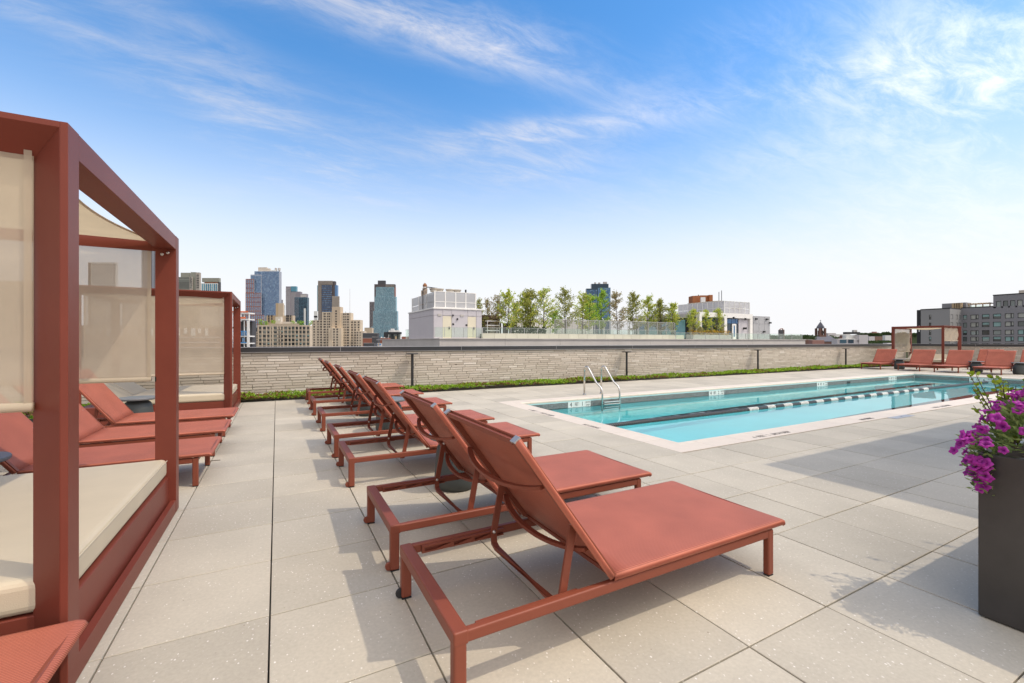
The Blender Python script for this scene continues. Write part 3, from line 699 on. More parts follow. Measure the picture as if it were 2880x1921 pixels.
def lane_rope():
    root = thing('lane_rope', 'floating lane rope of black and white discs dividing the pool lengthwise', 'lane rope', (0, 0, 0))
    y = 3.60; x0, x1 = 4.10, 22.55
    m = MB(); m.tube([(x0, y, WZ+.02), (x1, y, WZ+.02)], .006, 6); m.build('cable', M['rubber'], root)
    disc = []
    for nm, mt in (('black', M['float_black']), ('white', M['float_white'])):
        b = MB(); n = 14; r = .047
        prof = [(.028, -.023), (.028, -.014), (r*.95, -.014), (r, -.011), (r, .011), (r*.95, .014), (.028, .014), (.028, .023)]
        for (rr, xx) in prof:
            for j in range(n): a = 2*math.pi*j/n; b.v.append((xx, rr*math.cos(a), rr*math.sin(a)))
        for k in range(len(prof)-1):
            for j in range(n): b.f.append((k*n+j, (k+1)*n+j, (k+1)*n+(j+1) % n, k*n+(j+1) % n)); b.m.append(0)
        b.m = [1 if (q // n) in (0, 1, 5, 6) else 0 for q in range(len(b.f))]; disc.append(b.mesh('float_disc', [mt, M['float_core']], smooth=False))
    st = .0475; k = 0; x = 4.42; far = MB()
    while x < 22.3:
        white = 8.40 < x < 17.4 and ((x-8.42) % .66) < .325
        zz = WZ+.018+random.uniform(-.0015, .0015)
        if k < 300: place('float_disc', disc[1 if white else 0], root, loc=(x, y, zz), scale=(1, 1, 1) if not white else (1.02, 1.05, 1.05))
        else:
            base = disc[0]; i = len(far.v)
            far.v += [(x+v.co.x, y+v.co.y, zz+v.co.z) for v in base.vertices]
            for p in base.polygons: far.f.append(tuple(i+q for q in p.vertices)); far.m.append(p.material_index)
        x += st; k += 1
    if far.f: far.build('float_discs', [M['float_black'], M['float_core']], root, kind='stuff')
lane_rope()

def pool_ladder():
    root = thing('pool_ladder', 'stainless steel pool ladder with two curved handrails at the far pool edge', 'pool ladder', (6.40, 6.28, 0))
    def rail(x):
        pts = [(0, .07, -.0), (0, .07, .52)]
        for k in range(9):
            a = math.pi*k/8*.80; pts.append((0, -.03+.10*math.cos(a), .58+.115*math.sin(a)+.0))
        pts += [(0, -.40, .33), (0, -.56, .235), (0, -.60, .17), (0, -.61, .08), (0, -.61, -.9)]
        m = MB(); m.tube([(x, p[1], p[2]) for p in pts], .0215, 10); return m
    for x in (-.265, .265):
        h = rail(x).build('handrail', M['steel'], root, smooth=True)
        e = MB(); e.lathe([(.045, .0), (.045, .012), (.03, .022), (.024, .024)], 16, (x, .07, .001)); e.build('escutcheon', M['steel'], h, smooth=False)
    for z in (-.105, -.155, -.40, -.66):
        t = MB(); t.box(-.245, -.66, z-.012, .245, -.56, z+.012); t.build('tread', M['steel'], root, bevel=.006)
    return root
pool_ladder()

# ------------------------------------------------------------------ sun loungers
LW = .395       # half width of the frame
def make_lounger(label, group):
    root = thing('sun_lounger', label, 'sun lounger', (0, 0, 0), 0, group)
    fr = MB(); zt, zb = .265, .215
    for s in (-1, 1):
        fr.box(.012, s*LW, zb, 1.850, s*(LW-.032), zt-.003)
    fr.box(-.02, -LW-.002, zb-.004, .04, LW+.002, zt)
    fr.box(1.851, -LW+.03, zb, 1.885, LW-.03, zt-.004); fr.box(.80, -LW+.033, zb+.005, .83, LW-.033, zt-.01)
    fr.build('frame', M['frame'], root, bevel=.008, seg=3)
    for s in (-1, 1):
        m = MB(); m.box(-.019, s*(LW+.001), .006, .033, s*(LW-.045), zb+.02); l = m.build('leg', M['frame'], root, bevel=.010, seg=3)
        f = MB(); f.box(-.017, s*(LW-.001), 0, .031, s*(LW-.043), .006); f.build('foot_pad', M['rubber'], l)
        w = MB(); w.lathe([(.008, -.009), (.022, -.008), (.0245, -.005), (.0245, .005), (.022, .008), (.008, .009)], 18)
        wo = w.build('wheel', M['rubber'], l); wo.location = (-.021, s*(LW-.022), .027); wo.rotation_euler = (R_(90), 0, 0)
        m = MB(); m.box(1.846, s*(LW+.002), .006, 1.892, s*(LW-.034), zb+.045); l = m.build('leg', M['frame'], root, bevel=.008, seg=3)
        f = MB(); f.box(1.848, s*LW, 0, 1.890, s*(LW-.032), .006); f.build('foot_pad', M['rubber'], l)
        # notched rack on the inner side of the rail
        r = MB(); y0, y1 = s*(LW-.0335), s*(LW-.050)
        r.box(.085, y0, zb+.001, .56, y1, zb+.008); r.box(.085, y0, zt-.022, .56, y1, zt-.012); r.box(.085, y0, zb+.008, .10, y1, zt-.022)
        for k in range(3):
            x = .16+k*.12; r.prism([(x, zb+.008), (x+.10, zb+.030), (x+.10, zb+.008)], 'y', y0, y1)
        r.build('adjuster_rack', M['frame'], root)
    # seat sling over two side tubes
    hx, hz = .725, .285; SW = .388
    def sling(pts, name, sag):
        """pts: polyline of (x,z) along the length; cloth wraps the side tubes"""
        m = MB(); n = len(pts); row = []; uv = []
        cols = [(-SW-.014, -.016), (-SW-.019, 0.0), (-SW-.012, .014), (-SW+.004, .0165)] + [(-SW+.03+i*(2*SW-.06)/8, .0165) for i in range(9)] + [(SW-.004, .0165), (SW+.012, .014), (SW+.019, 0.0), (SW+.014, -.016)]
        acc = 0
        for k, (x, z) in enumerate(pts):
            a = pts[max(k-1, 0)]; b = pts[min(k+1, n-1)]; t = Vector((b[0]-a[0], 0, b[1]-a[1])).normalized(); nn = Vector((-t.z, 0, t.x))
            if nn.z < 0 and abs(nn.z) > .01: nn = -nn
            if k: acc += math.hypot(x-pts[k-1][0], z-pts[k-1][1])
            e = min(k, n-1-k)/(n-1)
            for (y, h) in cols:
                fall = max(0, 1-(y/SW)**2) if abs(y) < SW else 0
                p = Vector((x, y, z))+nn*(h-sag*fall*min(1, e*5)); m.v.append(tuple(p)); uv.append((acc, y))
        c = len(cols)
        for k in range(n-1):
            for j in range(c-1): m.f.append((k*c+j, (k+1)*c+j, (k+1)*c+j+1, k*c+j+1)); m.m.append(0)
        me = m.mesh(name, M['sling'], smooth=True)
        ul = me.uv_layers.new(name='UVMap')
        for lp in me.loops: ul.data[lp.index].uv = uv[lp.vertex_index]
        o = place(name, me, root)
        sol = o.modifiers.new('thickness', 'SOLIDIFY'); sol.thickness = .003; sol.offset = -1
        return o
    seat = [(hx+i*(1.968-hx)/12, hz) for i in range(13)] + [(1.980, hz-.004), (1.986, hz-.014)]
    sling(seat, 'seat_sling', .008)
    bx, bz = .238, .935; nb = 10
    back = [(hx-.012+(bx-hx+.012)*i/nb, hz+.004+(bz-hz-.004)*i/nb) for i in range(nb+1)]
    sling(back, 'back_sling', .012)
    m = MB()
    for s in (-1, 1): m.tube([(hx+.004, s*SW, hz), (1.973, s*SW, hz)], .0145, 10)
    m.tube([(1.969, -SW+.012, hz-.001), (1.969, SW-.012, hz-.001)], .0145, 10); m.tube([(hx+.02, -SW+.012, hz-.012), (hx+.02, SW-.012, hz-.012)], .012, 8)
    for x in (.95, 1.45, 1.80):
        for s in (-1, 1): m.box(x-.03, s*(SW-.012), zt-.004, x+.03, s*(SW-.030), hz-.004)
    m.build('seat_frame', M['frame'], root, smooth=False)
    m = MB(); t = Vector((bx-hx, 0, bz-hz)).normalized(); nrm = Vector((-abs(t.z), 0, -abs(t.x)))
    for s in (-1, 1):
        m.tube([(hx-.004, s*SW, hz+.004), (bx+.002, s*SW, bz-.004)], .0145, flat=(.016, .014))
    m.tube([(bx+.006, -SW+.016, bz-.012), (bx+.006, SW-.016, bz-.012)], .011, flat=(.012, .010))
    bf = m.build('back_frame', M['frame'], root)
    for s in (-1, 1):
        cp = MB(); e = Vector((bx, s*SW, bz))+t*.002; q = t*.004
        cp.tube([e-t*.004, e+t*.004], .02, flat=(.0185, .0165)); cp.build('end_cap', M['cap_edge'], bf)
    for f, sag in ((.70, .085), (.24, .085)):
        p0 = Vector((hx, 0, hz))+(Vector((bx, 0, bz))-Vector((hx, 0, hz)))*f
        pts = []
        for k in range(15):
            y = -SW+.012+(2*SW-.024)*k/14; pts.append(p0+Vector((0, y, 0))+nrm*(.014+sag*(1-(y/SW)**2)**.8))
        m = MB(); m.tube(pts, .012, flat=(.014, .0075)); m.build('crossbar', M['frame'], root)
    # U-shaped prop between back and rack
    m = MB(); pt = Vector((.548, 0, .525)); pb = Vector((.492, 0, .240)); yy = LW-.058
    pts = [(pt.x, -yy, pt.z), (pb.x, -yy, pb.z), (pb.x-.005, -yy+.02, pb.z-.045), (pb.x-.006, -yy+.06, pb.z-.058), (pb.x-.006, yy-.06, pb.z-.058), (pb.x-.005, yy-.02, pb.z-.045), (pb.x, yy, pb.z), (pt.x, yy, pt.z)]
    m.tube(pts[:2], .01, flat=(.018, .006)); m.tube(pts[-2:], .01, flat=(.018, .006)); m.tube(pts[1:-1], .011, flat=(.016, .008))
    pr = m.build('prop_bracket', M['frame'], root)
    for s in (-1, 1):
        for q in (pt, pb+Vector((0, 0, .012))):
            b = MB(); b.lathe([(.009, -.008), (.011, 0), (.009, .006), (.004, .009)], 10); bo = b.build('bolt', M['bolt'], pr); bo.location = (q.x, s*(yy-.006), q.z); bo.rotation_euler = (R_(90)*s, 0, 0)
    return root
GA = 'terracotta sun loungers by the pool'
L0 = make_lounger('nearest terracotta sun lounger of the middle row, with black wheels on its rear legs', GA)
L0.location = (0.0, -.525, 0)
mid = [(.52, 'terracotta sun lounger right behind the nearest one, in front of the closest drum table'),
       (2.165, 'terracotta sun lounger just beyond the closest drum table in the middle row'),
       (3.30, 'fourth terracotta sun lounger of the middle row from the camera, close beside the third'),
       (4.95, 'fifth terracotta sun lounger of the middle row, between its second and third drum tables'),
       (6.53, 'sixth terracotta sun lounger of the middle row, between its third and fourth drum tables'),
       (8.11, 'farthest terracotta sun lounger of the middle row, beside the planting strip and brick wall')]
for y, lb in mid: copy_tree(L0, (random.uniform(.0, .02), y, 0), R_(random.uniform(-.5, .5)), lb)
left = [(2.86, 'terracotta sun lounger next to the near cabana, its foot end behind the front post'),
        (4.035, 'terracotta sun lounger in the middle of the three between the two cabanas'),
        (5.23, 'terracotta sun lounger beside the drum table and the second cabana'),
        (-.63, 'terracotta lounger cut off at the lower left corner in front of the near cabana')]
for i, (y, lb) in enumerate(left): copy_tree(L0, ((-3.10 if i < 3 else -3.195), y, 0), R_(random.uniform(-.4, .4)), lb)
farr = [(8.04, 'terracotta sun lounger at the wall end of the far row, beside the planting strip'),
        (6.61, 'terracotta sun lounger of the far row in front of the far cabana left half'),
        (5.36, 'terracotta sun lounger of the far row in front of the far cabana front post'),
        (4.13, 'terracotta sun lounger of the far row between the two rightmost drum tables')]
for y, lb in farr: copy_tree(L0, (24.42+1.87, y, 0), R_(180), lb)
for y, lb in ((5.42, 'back row sun lounger right of the far cabana, half hidden by the far row'), (4.02, 'back row sun lounger at the right picture edge against the end wall')):
    copy_tree(L0, (28.1+1.87, y-.05, 0), R_(180), lb)

def make_table(label):
    root = thing('side_table', label, 'side table', (0, 0, 0), 0, 'grey drum side tables')
    m = MB(); m.lathe([(.165, 0), (.178, .012), (.192, .045), (.195, .09), (.190, .20), (.178, .32), (.168, .375), (.150, .405), (.125, .425), (.118, .447)], 36); m.build('drum_base', M['table'], root, smooth=True)
    m = MB(); m.lathe([(.235, .448), (.244, .452), (.247, .460), (.247, .474), (.243, .480)], 48); m.build('table_top', M['table_top'], root, smooth=False)
    return root
t0 = make_table('closest grey drum side table, seen between the second and third loungers of the middle row'); t0.location = (.86, 1.36, 0)
for (x, y, lb) in ((.88, 4.14, 'second grey drum side table of the middle row, between the fourth and fifth loungers'), (.88, 5.76, 'third grey drum side table of the middle row'), (.88, 7.36, 'fourth and farthest grey drum side table of the middle row'),
                   (-2.56, 2.17, 'grey drum side table behind the near cabana post at the left edge'), (-2.42, 6.06, 'grey drum side table in front of the second cabana mattress'),
                   (25.55, 7.37, 'leftmost drum side table of the far row'), (25.6, 4.77, 'drum side table in the middle of the far row'), (25.6, 3.53, 'drum side table at the right picture edge in the far row')):
    copy_tree(t0, (x, y, 0), random.random()*6, lb)

# ------------------------------------------------------------------ cabanas
def cabana(label, loc, rz, H, near_z, far_z, mirror=False, folds=False, far_w=None):
    """local: front opening at x=0 looking to +x, depth to x=-S; sides y=0 (near) and y=S (far)"""
    S = 2.09; w = .105; dp = .13
    root = thing('cabana', label, 'cabana', loc, rz, 'daybed cabanas')
    # posts: square front face, splayed outer reveal on the side openings
    def post(sx, sy):
        # profile in local corner coordinates, a inward along x, b inward along y
        pr = [(0, 0), (.022, 0), (dp, w), (0, w)]
        X = (lambda a: -a) if sx > 0 else (lambda a: -S+a); Y = (lambda b: b) if sy == 0 else (lambda b: S-b)
        poly = [(X(a), Y(b)) for a, b in pr]
        m = MB(); m.prism(poly, 'z', .006, H); fix(m); o = m.build('post', M['frame_dark'], root, bevel=.002, seg=1); return o
    def fix(m):
        bm = bmesh.new(); me = bpy.data.meshes.new('t'); me.from_pydata(m.v, [], m.f); bm.from_mesh(me); bmesh.ops.recalc_face_normals(bm, faces=bm.faces); bm.to_mesh(me); bm.free()
        m.v = [tuple(v.co) for v in me.vertices]; m.f = [tuple(p.vertices) for p in me.polygons]; m.m = [0]*len(m.f); bpy.data.meshes.remove(me)
    for sx in (1, -1):
        for sy in (0, 1): post(sx, sy)
    # top beams: front/back along y, sides along x with splayed soffit
    for sx in (1, -1):
        x0, x1 = (-dp, -.001) if sx > 0 else (-S+.001, -S+dp)
        m = MB(); m.box(x0, w+.001, H-w, x1, S-w-.001, H-.001); m.build('beam', M['frame_dark'], root, bevel=.002, seg=1)
    for sy in (0, 1):
        Y = (lambda b: b) if sy == 0 else (lambda b: S-b)
        pr = [(Y(.001), H-.001), (Y(.001), H-.022), (Y(w), H-dp), (Y(w), H-.001)]
        m = MB(); n = len(pr)
        xs0 = [-.022, -.022, -dp, -dp]          # mitred against the posts' splay
        xs0 = [-.023, -.023, -dp-.001, -.106]; 
        m.v = [(x, p[0], p[1]) for x, p in zip(xs0, pr)] + [(-S-x, p[0], p[1]) for x, p in zip(xs0, pr)]
        for k in range(n): m.f.append((k, (k+1) % n, n+(k+1) % n, n+k))
        m.f += [tuple(range(n)), tuple(n+k for k in range(n))]; m.m = [0]*len(m.f); fix(m)
        m.build('beam', M['frame_dark'], root)
    # base: low rail flush with the posts, recessed box under the mattress
    m = MB(); m.box(-.035, w+.001, .004, -.002, S-w-.001, .10); m.box(-S+.002, w+.001, .004, -S+.035, S-w-.001, .10); m.box(-S+w+.03, .004, .004, -w-.03, .035, .10); m.box(-S+w+.03, S-.035, .004, -w-.03, S-.004, .10)
    m.build('base_rail', M['frame_dark'], root)
    m = MB(); m.box(-S+.07, .10, .002, -.045, S-.10, .285); m.build('platform', M['frame_dark'], root, bevel=.004)
    # mattress in two halves with lifting backrest wedges at the rear
    me = MB(); me.box(-1.42, .095, .290, -.055, S-.095, .425); mo = me.build('mattress', M['cushion'], root, bevel=.035, seg=4)
    pp = MB()
    for zz in (.413,): pp.tube([(-.052, .13, zz), (-.052, S-.13, zz)], .0035, 6)
    pp.build('piping', M['cushion'], mo)
    for k in range(2):
        y0 = .10+k*(S-.20)/2+.006; y1 = .10+(k+1)*(S-.20)/2-.006
        b = MB(); b.prism([(-1.44, .300), (-1.93, .66), (-1.985, .59), (-1.50, .296)], 'y', y0, y1); fix(b); b.build('backrest_cushion', M['cushion'], root, bevel=.02, seg=3)
    # shade canopy with concave edges
    c = MB(); n = 16; x0, x1, y0, y1 = -S+.11, -.11, .11, S-.11; zt = H-.06
    for i in range(n+1):
        for j in range(n+1):
            u, v = i/n, j/n
            inx = .12*math.sin(math.pi*v); iny = .06*math.sin(math.pi*u)
            x = x0+inx+(x1-x0-2*inx)*u; y = y0+iny+(y1-y0-2*iny)*v
            c.v.append((x, y, zt-.11*math.sin(math.pi*u)*math.sin(math.pi*v)-.02*math.sin(math.pi*v)*(1-math.sin(math.pi*u))))
    for i in range(n):
        for j in range(n): a = i*(n+1)+j; c.f.append((a, a+1, a+n+2, a+n+1)); c.m.append(0)
    co = c.build('canopy', M['canopy'], root, smooth=True)
    ed = MB(); ed.tube([c.v[n*(n+1)+j] for j in range(n+1)], .007, 6); ed.build('canopy_hem', M['hem'], co)
    cn = MB()
    for (x, y) in ((x1, y0), (x1, y1), (x0, y0), (x0, y1)):
        cn.tube([(x, y, zt), (x+(.03 if x == x1 else -.03), y+(-.03 if y == y0 else .03), zt-.004)], .008, 6)
    cn.build('corner_fitting', M['bolt'], co)
    # roll-down mesh screens on the two side openings
    for sy, zb in ((0, near_z), (1, far_z)):
        if zb is None: continue
        y = .085 if sy == 0 else S-.085; xa, xb = -S+.16, (-.122 if sy == 0 else -.155); zt2 = H-.10
        m = MB(); nx, nz = 28, 10
        for i in range(nx+1):
            for j in range(nz+1):
                x = xa+(xb-xa)*i/nx; z = zb+(zt2-zb)*j/nz
                dy = (.006*math.sin(7*x+1.3*z) if not folds else .030*math.sin(11*(x+ .9*z))*(1-j/nz*.5))
                m.v.append((x, y+dy, z))
        for i in range(nx):
            for j in range(nz): a = i*(nz+1)+j; m.f.append((a, a+nz+1, a+nz+2, a+1)); m.m.append(0)
        s = m.build('screen', M['screen'], root, smooth=True)
        hb = MB(); hb.tube([(xa, y, zb-.012), (xb, y, zb-.012)], .018, 10); hb.build('hem_bar', M['hem'], s, smooth=True)
        for x in (xa, xb-.022): sh = MB(); sh.quad((x, y-.009, zb), (x+.022, y-.009, zb), (x+.022, y-.009, zt2), (x, y-.009, zt2)); sh.build('side_hem', M['screen'], s)
        if sy == 0: continue
        bk = MB(); bk.box(xb+.012, y-.02, zb-.03, xb+.034, y+.02, zb+.006); bk.build('bracket', M['steel'], s)
    hd = MB()
    for k in range(2): hd.lathe([(.011, 0), (.011, .004), (.007, .007)], 10)
    for yy in (S-w-.004,):
        for k in range(2):
            b = MB(); b.lathe([(.011, 0), (.010, .004), (.005, .007)], 10); bo = b.build('bolt', M['bolt'], root); bo.location = (-.05-.035*k, yy-.003, H-w-.03-.015*k); bo.rotation_euler = (R_(90), 0, 0)
    return root
cabana('near terracotta framed daybed cabana with beige mesh screens at the left edge', (-1.262, -.206, .001), 0, 2.127, 1.085, 1.045)
cabana('second daybed cabana beyond three loungers, against the brick wall', (-1.262, 6.55, .001), 0, 2.175, .775, 1.62)
cabana('small far daybed cabana behind the far row of loungers', (28.1, 8.66, .001), R_(180), 2.10, .78, 1.36, folds=True)

# ------------------------------------------------------------------ bollard lamps, drain cover, twigs
def lamp(x, label):
    root = thing('bollard_light', label, 'bollard light', (x, WALL_Y-.235, .0), 0, 'black bollard lights along the wall')
    m = MB(); m.lathe([(.036, -.02), (.036, .955)], 18); m.build('post', M['black_metal'], root, smooth=False)
    m = MB(); m.lathe([(.05, .955), (.150, .962), (.156, .968), (.156, .978), (.150, .984)], 32); m.build('lamp_disc', M['black_metal'], root)
    return root
lp = lamp(2.655, 'black bollard light with disc top nearest the loungers')
lp.location.z = .015
for x, lb in ((10.30, 'black bollard light behind the pool ladder'), (17.78, 'third black bollard light from the left along the brick wall'), (25.03, 'farthest black bollard light, near the far row of loungers')): copy_tree(lp, (x, WALL_Y-.235, -.02), 0, lb)
m = MB(); m.box(8.72, 1.10, .0015, 9.42, 1.235, .004); m.box(9.05, 1.16, .004, 9.09, 1.18, .005, 1)
tag(m.build('drain_cover', [M['cap_edge'], M['ink']]), 'flat grey metal cover plate set in the paving beside the near pool coping', 'cover plate')
m = MB(); p = at_z(480+475*.2552, 1050+963*.2552, .004); m.tube([p+Vector((-.05, 0, 0)), p+Vector((.0, .006, .003)), p+Vector((.06, .0, 0))], .004, 5)
tag(m.build('twig', M['trunk']), 'small brown twig lying on the paving by the left lounger legs', 'twig')

# ------------------------------------------------------------------ planting strip
def leaf_blob(mb, c, r, n, l, w, up=.5, mi=0):
    for _ in range(n):
        a = random.uniform(0, 2*math.pi); el = random.uniform(.05, 1.2)
        d = Vector((math.cos(a)*math.cos(el), math.sin(a)*math.cos(el), math.sin(el)*up+.15)).normalized()
        sd = Vector((-math.sin(a), math.cos(a), random.uniform(-.3, .3))).normalized()
        p = c+d*(r*random.uniform(.0, .7)); q = p+d*l*random.uniform(.7, 1.2); mid = (p+q)/2+Vector((0, 0, l*.12))
        mb.quad(p, mid+sd*w*.5, q, mid-sd*w*.5, mi)
def planting():
    sm = MB(); sm.box(WALL_X0, 8.70, -.30, END_X, WALL_Y+.02, -.02); sm.box(WALL_X0, 2.0, -.044, -4.05, 8.69, .012)
    so = sm.build('planting_soil', M['soil']); so['kind'] = 'structure'
    g = MB(); x = -6.5
    pts = []
    for _ in range(8800):
        x = -3.5+36*random.random()**1.45; y = 8.73+(WALL_Y-.06-8.73)*random.random()
        pts.append((x, y))
    for _ in range(1500): pts.append((random.uniform(-6.5, -4.1), random.uniform(4.0, 9.4)))
    for _ in range(700): pts.append((random.uniform(-5, -1.2), random.uniform(8.72, 9.5)))
    for (x, y) in pts:
        nn = mnoise.noise(Vector((x*1.1, y*1.5, 3.3))); n2 = mnoise.noise(Vector((x*.55+7, y*1.2, 1.1)))
        far = max(1.0, (Vector((x, y, 0))-EYE).length/12)
        h = max(.02, .075+.09*nn); red = (n2 > .12 and random.random() < .42) or random.random() < .05
        sc = random.uniform(.8, 1.3)
        leaf_blob(g, Vector((x, y, h*random.uniform(.4, 1.0))), .028*sc, 7 if far < 1.3 else 5, .052*sc*far**.5, .026*sc*far**.5, .8, 1 if red else 0)
    o = g.build('sedum_ground_cover', [M['sedum'], M['sedum_red']]); o['kind'] = 'stuff'
    ed = MB(); ed.box(-1.2, 8.694, -.05, END_X, 8.70, .008); e = ed.build('planting_edge', M['black_metal']); e['kind'] = 'structure'
planting()

# ------------------------------------------------------------------ planter with petunias and boxwood
def planter():
    x0, x1, y0, y1, h, t = 2.394, 4.30, -2.32, -1.604, .785, .045
    root = thing('planter', 'tall glossy charcoal planter box at the right picture edge', 'planter', (x0, y0, 0))
    W_, D_ = x1-x0, y1-y0
    m = MB()
    o4 = [(0, 0), (W_, 0), (W_, D_), (0, D_)]; i4 = [(t, t), (W_-t, t), (W_-t, D_-t), (t, D_-t)]
    m.v = [(x, y, .004) for x, y in o4]+[(x, y, h) for x, y in o4]+[(x, y, h) for x, y in i4]+[(x, y, .2) for x, y in i4]
    for q in range(4): n_ = (q+1) % 4; m.f += [(q, n_, 4+n_, 4+q), (4+q, 4+n_, 8+n_, 8+q), (8+q, 8+n_, 12+n_, 12+q)]; m.m += [0, 0, 0]
    m.f.append((3, 2, 1, 0)); m.m.append(0)
    m.build('box', M['planter'], root, bevel=.006, seg=3)
    s = MB(); s.box(t, t, .1, W_-t, D_-t, h-.06); s.build('soil', M['soil'], root)
    # petunias
    pr = thing('petunia_plant', 'magenta petunias spilling over the corner of the charcoal planter', 'flowering plant', (2.56, -1.74, h-.06), 0)
    fl = []
    for v in range(3):
        b = MB(); rim = []; n = 20; r0, r1, r2 = .004, .009, .026+.002*v
        ring = lambda rad, z, lob: [(rad*(1+lob*math.cos(5*2*math.pi*k/n))*math.cos(2*math.pi*k/n), rad*(1+lob*math.cos(5*2*math.pi*k/n))*math.sin(2*math.pi*k/n), z+(0 if lob == 0 else .003*math.sin(10*math.pi*k/n+v))) for k in range(n)]
        for rr in (ring(r0, -.026, 0), ring(r0*1.4, -.012, 0), ring(r1*1.1, .0, 0), ring(r2*.72, .007, .05), ring(r2, .006, .13), ring(r2*1.13, .001, .16)): b.v += rr
        for k in range(5):
            for j in range(n): b.f.append((k*n+j, k*n+(j+1) % n, (k+1)*n+(j+1) % n, (k+1)*n+j)); b.m.append(0)
        fl.append(b.mesh('flower', M['petal'], smooth=True))
    rnd = random.Random(3); base = Vector(pr.location); leaf = MB(); stem = MB()
    mound = Vector((2.64, -1.765, .81))
    def surf():
        """points on the mound and down the outer faces near the corner"""
        k = rnd.random()
        if k < .74:
            a = rnd.uniform(0, 2*math.pi); e = rnd.uniform(.0, 1.35)
            d = Vector((math.cos(a)*math.cos(e), math.sin(a)*math.cos(e), math.sin(e)))
            return mound+Vector((d.x*.30, d.y*.20, d.z*.25)), d
        tt = rnd.random(); z = rnd.uniform(.60, .86)
        if rnd.random() < .35: return Vector((2.394-rnd.uniform(.0, .045), -1.604-tt*.08+.02, z)), Vector((-.9, -.1, .3))
        return Vector((2.40+tt*.30-.02, -1.604+rnd.uniform(.0, .07), z)), Vector((-.3, .9, .3))
    for _ in range(165):
        p, d = surf(); view = (EYE-p).normalized()
        if p.x > 2.57 and p.z < .98 and rnd.random() < .8: continue
        nrm = (d*.75+view*.25+Vector((rnd.uniform(-.6, .6), rnd.uniform(-.6, .6), rnd.uniform(-.3, .6)))).normalized()
        o = place('flower', fl[rnd.randrange(3)], pr); o.location = p+d*rnd.uniform(.0, .035)-base; o.rotation_euler = nrm.to_track_quat('Z', 'Y').to_euler()
        s_ = rnd.uniform(.62, .92); o.scale = (s_, s_*rnd.uniform(.8, 1), s_)
        stem.tube([p-base-d*.09, p-base+d*.0], .0018, 4, cap=False)
    for _ in range(2100):
        p, d = surf(); p = p-d*rnd.uniform(.0, .10)-base
        dd = (d+Vector((rnd.uniform(-.9, .9), rnd.uniform(-.9, .9), rnd.uniform(-.4, .8)))).normalized(); sd_ = dd.cross(Vector((rnd.random(), rnd.random(), rnd.random()))).normalized()
        l = rnd.uniform(.026, .05); w = l*.28; q = p+dd*l; mid_ = (p+q)/2
        leaf.quad(p, mid_+sd_*w*.5, q, mid_-sd_*w*.5)
    leaf.build('foliage', M['petunia_leaf'], pr, kind='stuff'); stem.build('stems', M['petunia_leaf'], pr, kind='stuff')
    # boxwood shrubs further along the planter
    for i, (bx, by, top, rad, lb) in enumerate(((2.715, -1.635, 1.17, .15, 'yellow green boxwood sprigs rising behind the petunias'), (3.25, -1.92, 1.50, .30, 'taller boxwood shrub in the middle of the planter out at the right'), (3.85, -1.95, 1.45, .30, 'boxwood shrub at the far end of the planter'))):
        r2 = thing('boxwood_shrub', lb, 'shrub', (bx, by, h-.06), 0, 'boxwood shrubs in the planter')
        st = MB(); lf = MB(); H = top-(h-.06)
        for k in range(26 if i == 0 else 38):
            a = rnd.uniform(0, 6.283); lean = rnd.uniform(.15, 1.0)*rad; hh = H*rnd.uniform(.55, 1.0)
            pts = [Vector((0, 0, 0)), Vector((math.cos(a)*lean*.4, math.sin(a)*lean*.4, hh*.5)), Vector((math.cos(a)*lean, math.sin(a)*lean, hh))]
            st.tube(pts, [.005, .0035, .0015], 5)
            for q in range(26 if i == 0 else 34):
                f = rnd.uniform(.25, 1.0); p = pts[0].lerp(pts[1], f*2) if f < .5 else pts[1].lerp(pts[2], f*2-1)
                d = Vector((rnd.uniform(-1, 1), rnd.uniform(-1, 1), rnd.uniform(-.1, 1))).normalized(); s3 = d.cross(Vector((rnd.random(), rnd.random(), .3))).normalized()
                l = rnd.uniform(.018, .028); w = l*.62
                lf.v += [tuple(p), tuple(p+d*l*.35+s3*w*.5), tuple(p+d*l*.75+s3*w*.42), tuple(p+d*l), tuple(p+d*l*.75-s3*w*.42), tuple(p+d*l*.35-s3*w*.5)]
                n0 = len(lf.v)-6; lf.f.append(tuple(n0+k_ for k_ in range(6))); lf.m.append(0)
        st.build('stems', M['trunk'], r2, kind='stuff'); lf.build('foliage', M['boxwood'], r2, kind='stuff')
planter()

# roof stair bulkhead just right of the picture; its shadow falls across the paving
def bulkhead():
    root = thing('stair_bulkhead', 'brick roof stair bulkhead standing just right of the planter beyond the picture edge', 'bulkhead', (6.10, -5.2, 0))
    m = MB(); m.box(0, 0, 0, 5.2, 3.95, 3.86); m.build('wall', M['pale_beige'], root)
    m = MB(); m.box(-.06, -.06, 3.86, 5.26, 4.01, 3.98); m.build('roof', M['cap'], root)
    m = MB(); m.box(-.03, 1.4, .01, -.002, 2.4, 2.15); m.build('door', M['door_cream'], root)
bulkhead()
